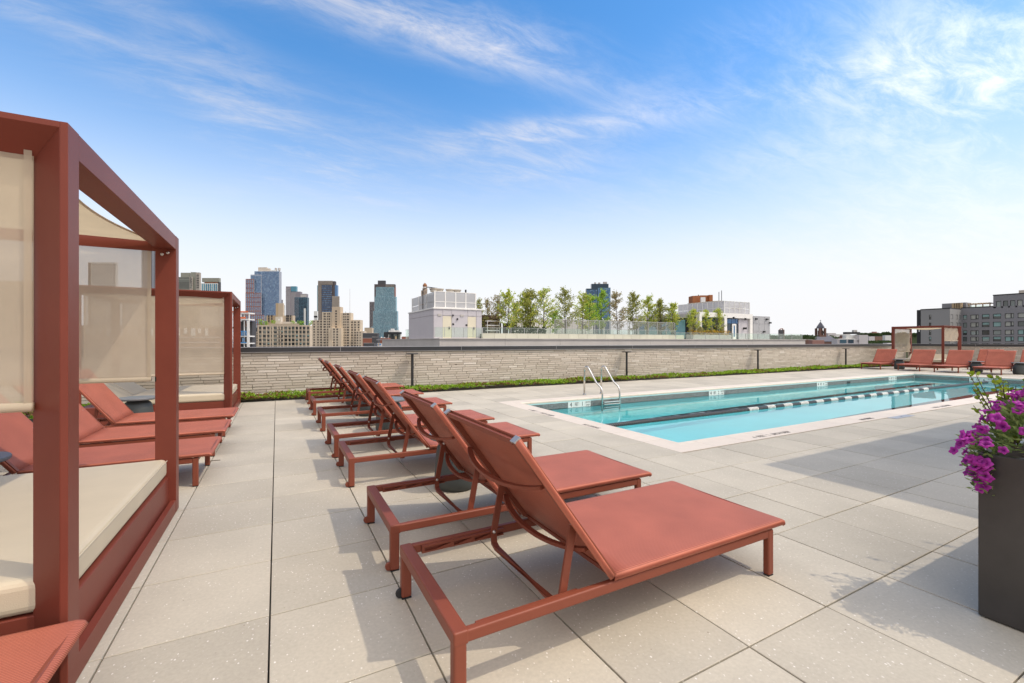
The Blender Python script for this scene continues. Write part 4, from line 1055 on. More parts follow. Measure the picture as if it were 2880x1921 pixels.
# ------------------------------------------------------------------ skyline helpers
GZ = -36.0
class Front:
    """a building whose facade stands square to the view; u,v are surveyed photo pixels of its outline, dist its distance in metres"""
    def __init__(s, name, label, cat, uc, dist, group=None):
        s.k = dist / F; s.uc = uc; p = at_d(uc, 960.5, dist)
        s.root = thing(name, label, cat, (p.x, p.y, GZ), -YAW, group)
    def X(s, u): return (u - s.uc) * s.k
    def Z(s, v): return EYE.z - GZ + (960.5 - v) * s.k
    def vol(s, mb, u0, u1, v, y0=0, y1=20, z0=0, mi=0): mb.box(s.X(u0), y0, z0, s.X(u1), y0+(y1-y0)*.32, s.Z(v), mi)
    def volume(s, name, m, u0, u1, v, y0=0, y1=20, vb=None):
        b = MB(); s.vol(b, u0, u1, v, y0, y1, 0 if vb is None else s.Z(vb)); return b.build(name, m, s.root)
    def panes(s, mb, us, vs, y=-.12, d=.1, mi=0):
        """rows of thin proud panes"""
        for (a, b) in us:
            for (t, q) in vs: mb.box(s.X(a), y, s.Z(q), s.X(b), y+d, s.Z(t), mi)
def grid(a, b, n, fill=.6):
    st = (b-a)/n; return [(a+st*(i+.5-fill/2), a+st*(i+.5+fill/2)) for i in range(n)]
_win = {}
BL = random.Random(11)
def window_mesh(w, h, pane, split=None, depth=.10, fw=.09, blind=0):
    k = (round(w, 1), round(h, 1), pane, split, fw, blind)
    if k not in _win:
        m = MB(); w, h = k[0], k[1]
        m.quad((-w/2, depth, 0), (w/2, depth, 0), (w/2, depth, h), (-w/2, depth, h), 1)
        m.box(-w/2, 0, 0, -w/2+fw, depth, h); m.box(w/2-fw, 0, 0, w/2, depth, h); m.box(-w/2+fw, 0, 0, w/2-fw, depth, fw); m.box(-w/2+fw, 0, h-fw, w/2-fw, depth, h)
        if split: x = -w/2+w*split; m.box(x-fw, 0, fw, x+fw, depth, h-fw)
        if blind:
            zb = h*(1-blind); xe = (-w/2+w*split-fw) if split else w/2-fw
            m.quad((-w/2+fw, depth-.03, zb), (xe, depth-.03, zb), (xe, depth-.03, h-fw), (-w/2+fw, depth-.03, h-fw), 2)
            if split and blind > .5: m.quad((xe+2*fw, depth-.03, h*.3), (w/2-fw, depth-.03, h*.3), (w/2-fw, depth-.03, h-fw), (xe+2*fw, depth-.03, h-fw), 2)
        _win[k] = m.mesh('window', [M['near_black'], M[pane], M['blind_pale' if blind in (.3, .85) else 'blind_teal']])
    return _win[k]
def recessed_facade(root, X0, X1, Z0, Z1, cols, rows, wallm, pane, t=.35, y=0, split=None, skip=None, fw=.09):
    """wall built of spandrels and piers with real openings, a window set back in each"""
    m = MB(); z = Z0
    for (a, b) in sorted(rows):
        if a > z: m.box(X0, y, z, X1, y+t, a)
        x = X0
        for (c, d) in sorted(cols):
            if c > x: m.box(x, y, a, c, y+t, b)
            x = d
        if X1 > x: m.box(x, y, a, X1, y+t, b)
        z = b
    if Z1 > z: m.box(X0, y, z, X1, y+t, Z1)
    m.build('wall', wallm, root)
    for (a, b) in rows:
        for (c, d) in cols:
            w, h = d-c, b-a
            me = window_mesh(w, h, pane, (split if split and w > 1.2*h else None), .1, fw, BL.choice((0, 0, .3, .5, .85, .9) if pane == 'pane_teal' else (0, 0, 0, .3, .5)))
            place('window', me, root, loc=((c+d)/2, y+t*.5, a), scale=(w/max(.1, round(w, 1)), 1, h/max(.1, round(h, 1))))

# ------------------------------------------------------------------ neighbour roof terrace (its front edge 38 m away)
YN = 38.0
def neighbour():
    b0 = at_y(1243, 960, YN); b1 = at_y(2265, 960, YN); XL, XR = b0.x, b1.x
    zt = at_y(1400, 951.8, YN).z; zb = at_y(1400, 985, YN).z
    r = thing('neighbour_building', 'pale concrete neighbouring building with a planted roof terrace across the gap', 'building', (XL, YN, GZ))
    top = zt-GZ
    m = MB(); m.box(0, .25, 0, XR-XL, 30, top-1.1); m.build('wall', M['pale_grey_wall'], r)
    n = 9; st = (XR-XL)/n
    for i in range(n):
        m = MB(); m.box(i*st+.012, 0, top-1.05, (i+1)*st-.012, .24, top-.10); m.build('fascia_panel', M['concrete'], r)
    m = MB(); m.box(-.24, 0, top-1.05, -.002, 26, top-.10); m.build('fascia_panel', M['concrete'], r)
    m = MB(); m.box(-.30, -.10, top-.10, XR-XL+.05, 30, top); m.build('roof_slab', M['concrete'], r)
    return XL, XR, zt
NXL, NXR, NZ = neighbour()

def penthouse():
    Y = 40.4; a = at_y(1219.4, 950, Y); b = at_y(1355.2, 950, Y); w = b.x-a.x
    zt = at_y(1219.4, 864.2, Y).z-NZ; d = 9.4
    r = thing('stair_penthouse', 'lilac grey panelled penthouse with two cream doors and a mesh plant screen on its roof', 'rooftop structure', (a.x, Y, NZ))
    m = MB(); m.box(.05, .05, 0, w-.05, d, zt-.14); m.build('wall_core', M['panel_grey'], r)
    px = lambda u: at_y(u, 950, Y).x-a.x
    pz = lambda v: at_y(1280, v, Y).z-NZ
    us = [1219.4, 1245.5, 1270.5, 1315.5, 1339.5, 1355.2]; hz = pz(888)
    dl = ((1245.5, 1269.7), (1315.5, 1338.5)); dtop = pz(889.8)
    for i in range(5):
        x0, x1 = px(us[i])+.02, px(us[i+1])-.02
        m = MB(); m.box(x0, 0, hz+.02, x1, .048, zt-.14); m.build('panel', M['panel_grey'], r)
        if i in (1, 3): continue
        m = MB(); m.box(x0, 0, 0, x1, .048, hz-.02); m.build('panel', M['panel_grey'], r)
    for (u0, u1) in dl:
        dr = MB(); dr.box(px(u0), .012, 0, px(u1), .049, dtop); o = dr.build('door', M['door_cream'], r)
        h = MB(); h.box(px(u1)-.30, -.06, .95, px(u1)-.18, .012, 1.2); h.build('handle', M['near_black'], o)
    for k in range(2):
        for (z0, z1) in ((0, hz-.02), (hz+.02, zt-.14)):
            m = MB(); m.box(0, .06+k*d/2, z0, .049, .04+(k+1)*d/2, z1); m.build('panel', M['panel_grey'], r)
    m = MB(); m.box(-.08, -.08, zt-.14, w+.08, d+.1, zt); m.build('roof', M['white_paint'], r)
    for u in (1236, 1299.5):
        m = MB(); m.box(px(u-5), -.05, pz(890), px(u+5), -.002, pz(884)); m.build('vent_grille', M['concrete'], r)
    for u, v in ((1273.5, 887), (1286, 897)):
        m = MB(); m.box(px(u)-.06, -.14, pz(v)-.10, px(u)+.06, -.002, pz(v)+.08); m.build('wall_light', M['near_black'], r)
    for u, v in ((1274.5, 912), (1312, 914)):
        m = MB(); m.box(px(u-2.5), -.03, pz(v+2.5), px(u+2.5), -.002, pz(v-2.5)); m.build('sign_plate', M['near_black'], r)
    # mesh plant screen
    s0, s1 = px(1225.6), px(1341); sz = pz(820.7)-zt
    def scr(x0, x1, y, nm, n, along='x'):
        for i in range(n):
            for (z0, z1) in ((.06, sz*.36), (sz*.40, sz-.06)):
                m = MB(); a0 = x0+(x1-x0)*i/n+.06; a1 = x0+(x1-x0)*(i+1)/n-.06
                if along == 'x': m.box(a0, y, zt+z0, a1, y+.04, zt+z1)
                else: m.box(y, a0, zt+z0, y+.04, a1, zt+z1)
                m.build('mesh_panel', M['perf'], r)
    scr(s0, s1, .3, '', 4); scr(.4, d-.6, s0, '', 3, 'y'); scr(.4, d-.6, s1-.04, '', 3, 'y')
    m = MB()
    for x in [s0+(s1-s0)*i/4 for i in range(5)]: m.box(x-.06, .28, zt, x+.06, .36, zt+sz)
    for z in (0, sz*.38-.05, sz-.06): m.box(s0+.061, .281, zt+z+.001, s1-.061, .355, zt+z+.07)
    for k in range(4): y = .4+(d-1.0)*k/3; m.box(s0-.04, y-.05, zt, s0+.05, y+.05, zt+sz); m.box(s1-.05, y-.05, zt, s1+.04, y+.05, zt+sz)
    m.build('screen_frame', M['white_paint'], r)
    for k in range(3):
        f = MB(); x = s0+.5+k*(s1-s0-1)/3; f.box(x, 1.4, zt+.3, x+.9, 5.5, zt+sz*.93); f.build('chiller', M['white_grid'], r)
    for k, u in enumerate((1239, 1256, 1286, 1307)):
        f = MB(); x = px(u); f.lathe([(.36, 0), (.36, .16), (.47, .30), (.48, .36), (.36, .36)], 18, (x, 2.2, zt+sz+.12)); f.build('fan_cowl', M['cream_wall'], r)
    f = MB(); f.tube([(px(1325), 1.5, zt), (px(1325), 1.5, pz(808))], .10, 8); f.build('vent_pipe', M['near_black'], r)
    f = MB(); x = px(1214); f.tube([(x, 3, zt), (x, 3, zt+sz+.35), (x+.5, 3, zt+sz+.7), (x+1.6, 3, zt+sz+.62)], .05, 6); f.build('pipe_rail', M['near_black'], r)
penthouse()

def railing(u0, u1, v0, v1, y, name, label, n, curb=None):
    a = at_y(u0, v1, y); b = at_y(u1, v1, y); h = at_y(u0, v0, y).z-a.z; w = b.x-a.x
    r = thing(name, label, 'railing', (a.x, y, a.z))
    for i in range(n):
        m = MB(); m.box(w*i/n+.03, -.012, .02, w*(i+1)/n-.03, .012, h-.03); m.build('glass_panel', M['rail_glass'], r)
    m = MB(); m.box(0, -.03, h-.03, w, .03, h); m.build('top_rail', M['gal'], r)
    for i in range(n+1):
        m = MB(); m.box(w*i/n-.025, -.025, 0, w*i/n+.025, .025, h-.031); m.build('post', M['gal'], r)
    return r
railing(1223, 1356, 919.5, 948.5, 39.0, 'glass_railing', 'glass railing in front of the cream penthouse doors', 5)
railing(1357, 1900, 920.5, 937, 39.6, 'glass_railing', 'long low glass railing on the cast concrete curb of the neighbouring roof', 17)
railing(1900, 2256, 935, 955.5, 38.4, 'glass_railing', 'glass railing along the terrace edge in front of the planter and white framed room', 10)
m_ = at_y(1140, 948, 50)
def siderail():
    # glass railing on the left return of the roof edge
    a = at_x(1141, 950, NXL+.3); b = at_x(1184, 950, NXL+.3)
    r = thing('glass_railing', 'short glass railing at the left end of the neighbouring roof beside the penthouse', 'railing', (NXL+.3, min(a.y, b.y), NZ))
    L = abs(a.y-b.y); m = MB()
    for i in range(3):
        g = MB(); g.box(-.012, L*i/3+.04, .02, .012, L*(i+1)/3-.04, 1.12); g.build('glass_panel', M['rail_glass'], r)
    m.box(-.03, 0, 1.12, .03, L, 1.16); m.build('top_rail', M['gal'], r)
    s = thing('mesh_shed', 'small grey metal shed at the left side of the penthouse', 'shed', (NXL+1.2, 42.5, NZ))
    g = MB(); g.box(0, 0, 0, 2.0, 3.4, 2.75); g.build('wall', M['perf'], s); g = MB(); g.box(-.06, -.06, 2.75, 2.06, 3.46, 2.85); g.build('roof', M['white_paint'], s)
    g = MB(); g.box(-.03, .3, .3, -.002, 1.5, 2.5); g.build('panel', M['white_grid'], s)
siderail()

def curb_and_fence():
    y = 39.4; a = at_y(1357, 950.5, y); b = at_y(1924, 953.5, y); h = at_y(1357, 937, y).z-NZ
    r = thing('planter_curb', 'long cast concrete planter curb on the neighbouring roof', 'planter', (a.x, y, NZ))
    n = 22; w = b.x-a.x
    for i in range(n):
        m = MB(); m.box(w*i/n+.012, 0, 0, w*(i+1)/n-.012, .35, h); m.build('curb_block', M['concrete_curb'], r)
    m = MB(); m.box(.2, .36, -.0, w-.2, 3.4, h-.08); m.build('soil', M['soil'], r)
    # picket fence
    y = 39.95; a = at_y(1560, 940, y); b = at_y(1896, 940, y); h = at_y(1560, 897.5, y).z-a.z; w = b.x-a.x
    f = thing('picket_fence', 'tall galvanised picket fence between the rooftop trees and the glass railing', 'fence', (a.x, y, a.z))
    pk = MB(); pk.box(-.011, -.011, .06, .011, .011, h-.05); pm = pk.mesh('picket', M['gal'])
    N = 190
    for i in range(N): place('picket', pm, f, loc=(w*(i+.5)/N, 0, 0))
    for z in (.05, h-.06): m = MB(); m.box(0, -.022, z, w, -.012, z+.05); m.build('rail', M['gal'], f)
    for i in range(13): m = MB(); x = w*i/12; m.box(x-.035, -.06, 0, x+.035, -.023, h); m.build('post', M['gal'], f)
    # ribbed white wall behind the trees
    y = 50.0; a = at_y(1445, 940, y); b = at_y(1668, 940, y); h = at_y(1445, 894, y).z-NZ; w = b.x-a.x
    r = thing('ribbed_wall', 'white ribbed metal wall behind the rooftop trees', 'wall', (a.x, y, NZ))
    m = MB(); m.box(0, 0, 0, w, .3, h); m.build('wall_core', M['white_metal'], r)
    rb = MB(); rb.box(-.05, -.06, .02, .05, -.001, h-.02); rm = rb.mesh('rib', M['white_paint'])
    for i in range(46): place('rib', rm, r, loc=(w*(i+.5)/46, 0, 0))
    y = 49.0; a = at_y(1700, 940, y); b = at_y(1880, 940, y); h = at_y(1780, 893, y).z-NZ
    g = thing('greenhouse_tunnel', 'white roofed garden pergola frame among the rooftop trees', 'pergola', (a.x, y, NZ)); w = b.x-a.x
    for i in range(9):
        x = w*i/8; m = MB(); m.tube([(x, 0, 0), (x, 0, h*.82), (x+.3, 1.2, h), (x+.3, 2.6, h*.82), (x+.3, 2.6, 0)], .05, 6); m.build('hoop', M['white_paint'], g)
    m = MB(); m.box(0, -.03, h*.8, w, .03, h*.86); m.build('beam', M['white_paint'], g)
    # brown pavilion
    y = 46.0; a = at_y(1352, 945, y); b = at_y(1413, 945, y); h = at_y(1400, 887, y).z-NZ; w = b.x-a.x
    p = thing('brown_pavilion', 'brown metal clad roof pavilion beside the penthouse', 'pavilion', (a.x, y, NZ))
    m = MB(); m.box(.2, .5, 0, w-.1, 6, h-.35); m.build('wall', M['brown_metal'], p)
    m = MB(); m.box(-.2, 0, h-.34, w+.05, 6.2, h); m.build('roof', M['brown_metal'], p)
    for i in range(5): m = MB(); m.box(.5+i*.9, .44, .5, .5+i*.9+.7, .498, h-.9); m.build('window', M['pane_small'], p)
    y = 43.5; a = at_y(1370, 940, y); s = thing('metal_shelf', 'white metal rack standing in front of the brown pavilion', 'rack', (a.x, y, NZ))
    for z in (.3, .9, 1.5, 2.0): m = MB(); m.box(0, 0, z, 1.6, .5, z+.10); m.build('shelf', M['white_paint'], s)
    for x in (0, 1.54): m = MB(); m.box(x, -.03, 0, x+.06, -.001, 2.1); m.build('upright', M['white_paint'], s)
    y = 42.0; a = at_y(1448, 940, y); b = at_y(1540, 940, y)
    hd = thing('clipped_hedge', 'dark green clipped hedge behind the glass railing', 'hedge', (a.x, y, NZ)); w = b.x-a.x; lf = MB()
    for _ in range(700):
        p_ = Vector((random.random()*w, random.random()*.8, .45+random.random()*.85)); leaf_blob(lf, p_, .12, 2, .22, .14)
    lf.build('foliage', M['far_green'], hd, kind='stuff')
curb_and_fence()

def tree(label, u, y, vtop, half_px, matn, dens, seed, sparse=1.0, lowv=905):
    rnd = random.Random(seed)
    base = at_y(u, 940, y); z0 = NZ+.35; ht = at_y(u, vtop, y).z-z0; rad = half_px*(to_px(base)[2])/F
    r = thing('rooftop_tree', label, 'tree', (base.x, y, z0), 0, 'young trees on the neighbouring roof')
    tr = MB(); lim = []; rad *= 1.75
    bend = Vector((rnd.uniform(-.15, .15), rnd.uniform(-.1, .1), 0))
    trunk = [Vector((0, 0, 0)), Vector((0, 0, ht*.3))+bend*.4, Vector((0, 0, ht*.65))+bend, Vector((0, 0, ht*.98))+bend*1.3]
    tr.tube(trunk, [.075, .06, .035, .010], 6)
    n = int(44*dens**.5)
    for i in range(n):
        f = .13+.80*(i+rnd.random())/n; p = trunk[0].lerp(trunk[1], f/.3) if f < .3 else trunk[1].lerp(trunk[3], (f-.3)/.68)
        a = rnd.uniform(0, 6.283)
        prof = min(1.0, (f-.06)/.20)*(1-max(0, f-.30)/.72)**.75+.12
        L = rad*prof*rnd.uniform(.55, 1.2)
        d = Vector((math.cos(a), math.sin(a), rnd.uniform(.35, .95)))
        e = p+d*L*.9; q = p.lerp(e, .5)+Vector((0, 0, -.05*L))
        tr.tube([p, q, e], [.024, .014, .006], 4); lim.append((p, q, e))
    tr.build('trunk', M['trunk'], r)
    lf = MB()
    for (p, q, e) in lim+[(trunk[2], trunk[2].lerp(trunk[3], .5), trunk[3])]*2:
        for _ in range(int(50*sparse)):
            f = rnd.uniform(.25, 1.08); c = p.lerp(q, f*2) if f < .5 else q.lerp(e, f*2-1)
            c = c+Vector((rnd.gauss(0, .09), rnd.gauss(0, .09), rnd.gauss(0, .10)))
            d = Vector((rnd.uniform(-1, 1), rnd.uniform(-1, 1), rnd.uniform(-.5, 1.4))).normalized(); s3 = d.cross(Vector((rnd.uniform(-1, 1), rnd.uniform(-1, 1), .2))).normalized()
            l = rnd.uniform(.12, .22); w = l*.60
            lf.quad(c, c+d*l*.5+s3*w*.5, c+d*l, c+d*l*.5-s3*w*.5)
    lf.build('crown', M[matn], r, kind='stuff')
TREES = [
 (1350, 45, 838, 13, 'leaf_olive', .5, .45, 'sparse small tree close behind the penthouse'),
 (1369, 46, 838, 13, 'leaf_brown', .5, .4, 'thin almost bare tree left of the pavilion'),
 (1402, 44, 832, 20, 'leaf_brown', .8, .55, 'loose brown tinted tree in front of the pavilion'),
 (1428, 43, 818, 27, 'leaf_green', 1.3, 1.0, 'full green tree right of the brown pavilion'),
 (1452, 46, 846, 16, 'leaf_olive', .6, .7, 'low olive tree between two taller green trees'),
 (1477, 44, 822, 22, 'leaf_green', 1.2, .9, 'dense green tree, left of the tallest pair'),
 (1492, 43.2, 814, 24, 'leaf_olive', 1.5, 1.1, 'densest olive green tree of the rooftop row'),
 (1530, 43, 810, 26, 'leaf_green', 1.2, .9, 'tall green tree with a brown tip before the ribbed wall'),
 (1565, 46, 873, 16, 'leaf_fresh', .7, .8, 'short fresh green tree at the left end of the picket fence'),
 (1590, 43, 811, 25, 'leaf_olive', 1.3, .95, 'tall olive tree standing alone left of the navy tower'),
 (1637, 44, 823, 22, 'leaf_green', 1.1, 1.0, 'green tree just left of the navy tower'),
 (1656, 45, 829, 18, 'leaf_fresh', 1.2, 1.2, 'bright green dense tree in front of the navy tower left edge'),
 (1692, 46, 812, 17, 'leaf_fresh', 1.3, 1.3, 'bright green dense tree in front of the navy tower'),
 (1737, 43.5, 820, 20, 'leaf_brown', 1.1, .85, 'red brown tree right of the navy tower'),
 (1780, 43.5, 821, 20, 'leaf_olive', 1.3, 1.2, 'tall olive tree in the right half of the rooftop row'),
 (1820, 44.5, 833, 18, 'leaf_green', 1.1, 1.2, 'green tree third from the right end of the rooftop row'),
 (1857, 43.5, 840, 17, 'leaf_olive', 1.2, 1.3, 'olive tree second from the right end of the rooftop row'),
 (1891, 42.5, 852, 16, 'leaf_green', 1.1, 1.1, 'green tree at the right end of the rooftop row beside the plant screen'),
]
for i, (u, y, vt, hp, mt, dn, sp, lb) in enumerate(TREES): tree(lb, u, y, vt, hp, mt, dn, 100+i, sp)

def right_penthouse():
    Y = 40.0; X = lambda u: at_y(u, 950, Y).x; Z = lambda v, u=2030: at_y(u, v, Y).z-NZ
    ux = X(1967); r = thing('garden_room', 'white framed roof garden room with blue glazing and a perforated plant screen on top', 'rooftop structure', (ux, Y, NZ))
    L = lambda u: X(u)-ux
    w = L(2117); zt = Z(877, 1967); d = 12
    fw0, fw1 = L(1974.5), L(2110)
    zl = Z(891, 1974)
    # white portal frame
    for (a, b) in ((0, fw0), (L(2037.5), L(2045)), (fw1, w)):
        m = MB(); m.box(a, 0, 0, b, .6, zl); m.build('frame_post', M['white_paint'], r)
    n = 6
    for i in range(n): m = MB(); m.box(w*i/n+.01, 0, zl+.002, w*(i+1)/n-.01, .6, zt); m.build('fascia_panel', M['white_paint'], r)
    m = MB(); m.box(.02, .601, zl, w-.02, d, zt-.02); m.build('roof', M['panel_grey'], r)
    m = MB(); m.box(.02, 1.2, 0, .32, d, zl-.002); m.box(w-.3, .61, 0, w-.02, d, zl-.002); m.build('wall', M['grey_stucco_pale'], r)
    # glazing of the left bay and the right bay
    for (u0, u1, vt, vb, nm, k) in ((1974.5, 2030, 893, 932, 'pane_navy', 4), (2030.5, 2037, 893, 953, 'grey_stucco_pale', 1)):
        for i in range(k):
            a, b = L(u0)+(L(u1)-L(u0))*i/k+.03, L(u0)+(L(u1)-L(u0))*(i+1)/k-.03
            m = MB(); m.box(a, .5, .02, b, .56, zl-.02); m.build('pane', M[nm], r)
    us = [2045.5, 2054, 2064, 2075, 2082.5]
    for i in range(4):
        a, b = L(us[i])+.04, L(us[i+1])-.04
        m = MB(); m.box(a, .42, Z(908.5), b, .46, Z(895)-.0); m.build('pane', M['pane_bright'], r)
        m = MB(); m.box(a, .42, .05, b, .46, Z(909.5)); m.build('pane', M['pane_navy'] if i != 1 else M['pane_navy'], r)
    dr = MB(); a, b = L(2064.5), L(2075.5); zz = Z(909.5); dr.box(a, .28, .02, a+.28, .40, zz); dr.box(b-.28, .28, .02, b, .40, zz); dr.box(a+.281, .28, zz-.25, b-.281, .40, zz); dr.box(a+.281, .28, .02, b-.281, .40, .4)
    do = dr.build('door', M['white_paint'], r); g = MB(); g.box(a+.281, .33, .401, b-.281, .36, zz-.251); g.build('door_glass', M['pane_bright'], do)
    m = MB(); m.box(L(2083), .3, .01, L(2109.5), .5, zl-.03); m.build('panel', M['panel_grey'], r)
    for u, v in ((2062, 893), (2095, 895), (2096, 922)):
        m = MB(); m.box(L(u)-.1, -.2, Z(v)-.15, L(u)+.1, -.002 if v != 922 else .299, Z(v)+.15); m.build('wall_light', M['near_black'], r)
    # left low wing running back, dark soffit and shaded glass
    Xw = ux-.1
    lw = thing('garden_wing', 'grey low wing with dark soffit behind the rooftop trees', 'rooftop structure', (ux-.4, Y+1.2, NZ))
    m = MB(); m.box(-.2, 0, Z(892, 1950), .3, 11.5, Z(880.5, 1940)); m.build('roof', M['panel_grey'], lw)
    m = MB(); m.box(-.1, .3, 0, .2, 11.2, Z(892, 1950)-.002); m.build('wall', M['near_black'], lw)
    for i in range(4): m = MB(); m.box(-.14, .8+i*2.6, .2, -.101, 2.6+i*2.6, Z(897, 1940)); m.build('pane', M['pane_bluegreen'], lw)
    # perforated plant screen
    c0 = at_y(2037, 846, Y+2.0); sc = thing('plant_screen', 'perforated metal plant screen with fan cowls on the garden room roof', 'plant screen', (c0.x, Y+2.0, NZ+zt))
    sh = c0.z-NZ-zt; sw = at_y(2107.5, 851, Y+2.0).x-c0.x
    sd = at_x(1909, 857, c0.x).y-(Y+2.0)
    for i in range(5):
        for (z0, z1) in ((.05, sh*.45), (sh*.5, sh-.05)):
            m = MB(); m.box(sw*i/5+.06, 0, z0, sw*(i+1)/5-.06, .05, z1); m.build('mesh_panel', M['perf'], sc)
    for i in range(9):
        for (z0, z1) in ((.05, sh*.45), (sh*.5, sh-.05)):
            m = MB(); m.box(-.05, sd*i/9+.06, z0, 0, sd*(i+1)/9-.06, z1); m.build('mesh_panel', M['perf'], sc)
    m = MB()
    for i in range(6): x = sw*i/5; m.box(x-.06, -.04, 0, x+.06, -.001, sh)
    for i in range(10): y = sd*i/9; m.box(-.09, y-.06, 0, -.051, y+.06, sh)
    for z in (0, sh*.47, sh-.06): m.box(.07, -.035, z, sw-.07, -.002, z+.06); m.box(-.085, .07, z, -.052, sd-.07, z+.06)
    m.build('screen_frame', M['white_grid'], sc)
    for i in range(5):
        y = 1.5+i*(sd-3)/5; m = MB(); m.box(.8, y, .2, 3.8, y+(sd-3)/6, sh*.95); m.build('chiller', M['white_grid'], sc)
        m = MB(); m.lathe([(.9, 0), (.9, .15), (1.1, .34), (.8, .34)], 16, (2.2, y+1.3, sh-.1)); m.build('fan_cowl', M['cream_wall'], sc)
    m = MB(); m.box(4.4, .8, .1, 5.6, 3.5, sh*.8); m.build('chiller', M['cream_wall'], sc)
    for u, v0, v1 in ((2022, 821, 850), (2029.5, 817, 838)):
        p = at_y(u, 850, Y+6); q = at_y(u, v0, Y+6)
        m = MB(); m.tube([(p.x-c0.x, 4, 0), (p.x-c0.x, 4, q.z-NZ-zt)], .05, 6); m.build('antenna', M['near_black'], sc)
    # grey mesh annex at the right
    a = at_y(2118, 950, Y); b = at_y(2166, 950, Y); h = at_y(2118, 888, Y).z-NZ
    an = thing('mesh_annex', 'grey perforated metal annex right of the white framed garden room', 'rooftop structure', (a.x+.05, Y, NZ)); w2 = b.x-a.x-.05
    for i in range(3):
        for k in range(3): m = MB(); m.box(w2*i/3+.03, 0, h*k/3+.03, w2*(i+1)/3-.03, .06, h*(k+1)/3-.03); m.build('mesh_panel', M['perf'], an)
    m = MB(); m.box(.02, .07, 0, w2, 6, h-.02); m.build('wall', M['panel_grey'], an)
    for u, v in ((2126, 897), (2156, 898), (2165, 908), (2148, 933)):
        p = at_y(u, v, Y); m = MB(); m.box(p.x-a.x-.25, -.22, p.z-NZ-.12, p.x-a.x+.10, -.002, p.z-NZ+.12); m.build('wall_light', M['near_black'], an)
    # rust-coloured building top beyond the plant screen
    f = Front('rust_tank_house', 'rust orange rooftop bulkhead rising behind the plant screen', 'building', 1977, 140)
    for (u0, u1, vt, y0) in ((1948, 1961, 832, 0), (1958, 1975, 831, .6), (1974, 1997, 829.5, 1.2), (1996.5, 2006, 829, .3)): f.volume('wall', M['orange_box'], u0, u1, vt, y0, 10)
    f.volume('flue', M['white_paint'], 1962.5, 1974.5, 838, -2.5, -.5); f.volume('vent', M['near_black'], 1971, 1973, 827, 2, 2.5)
right_penthouse()

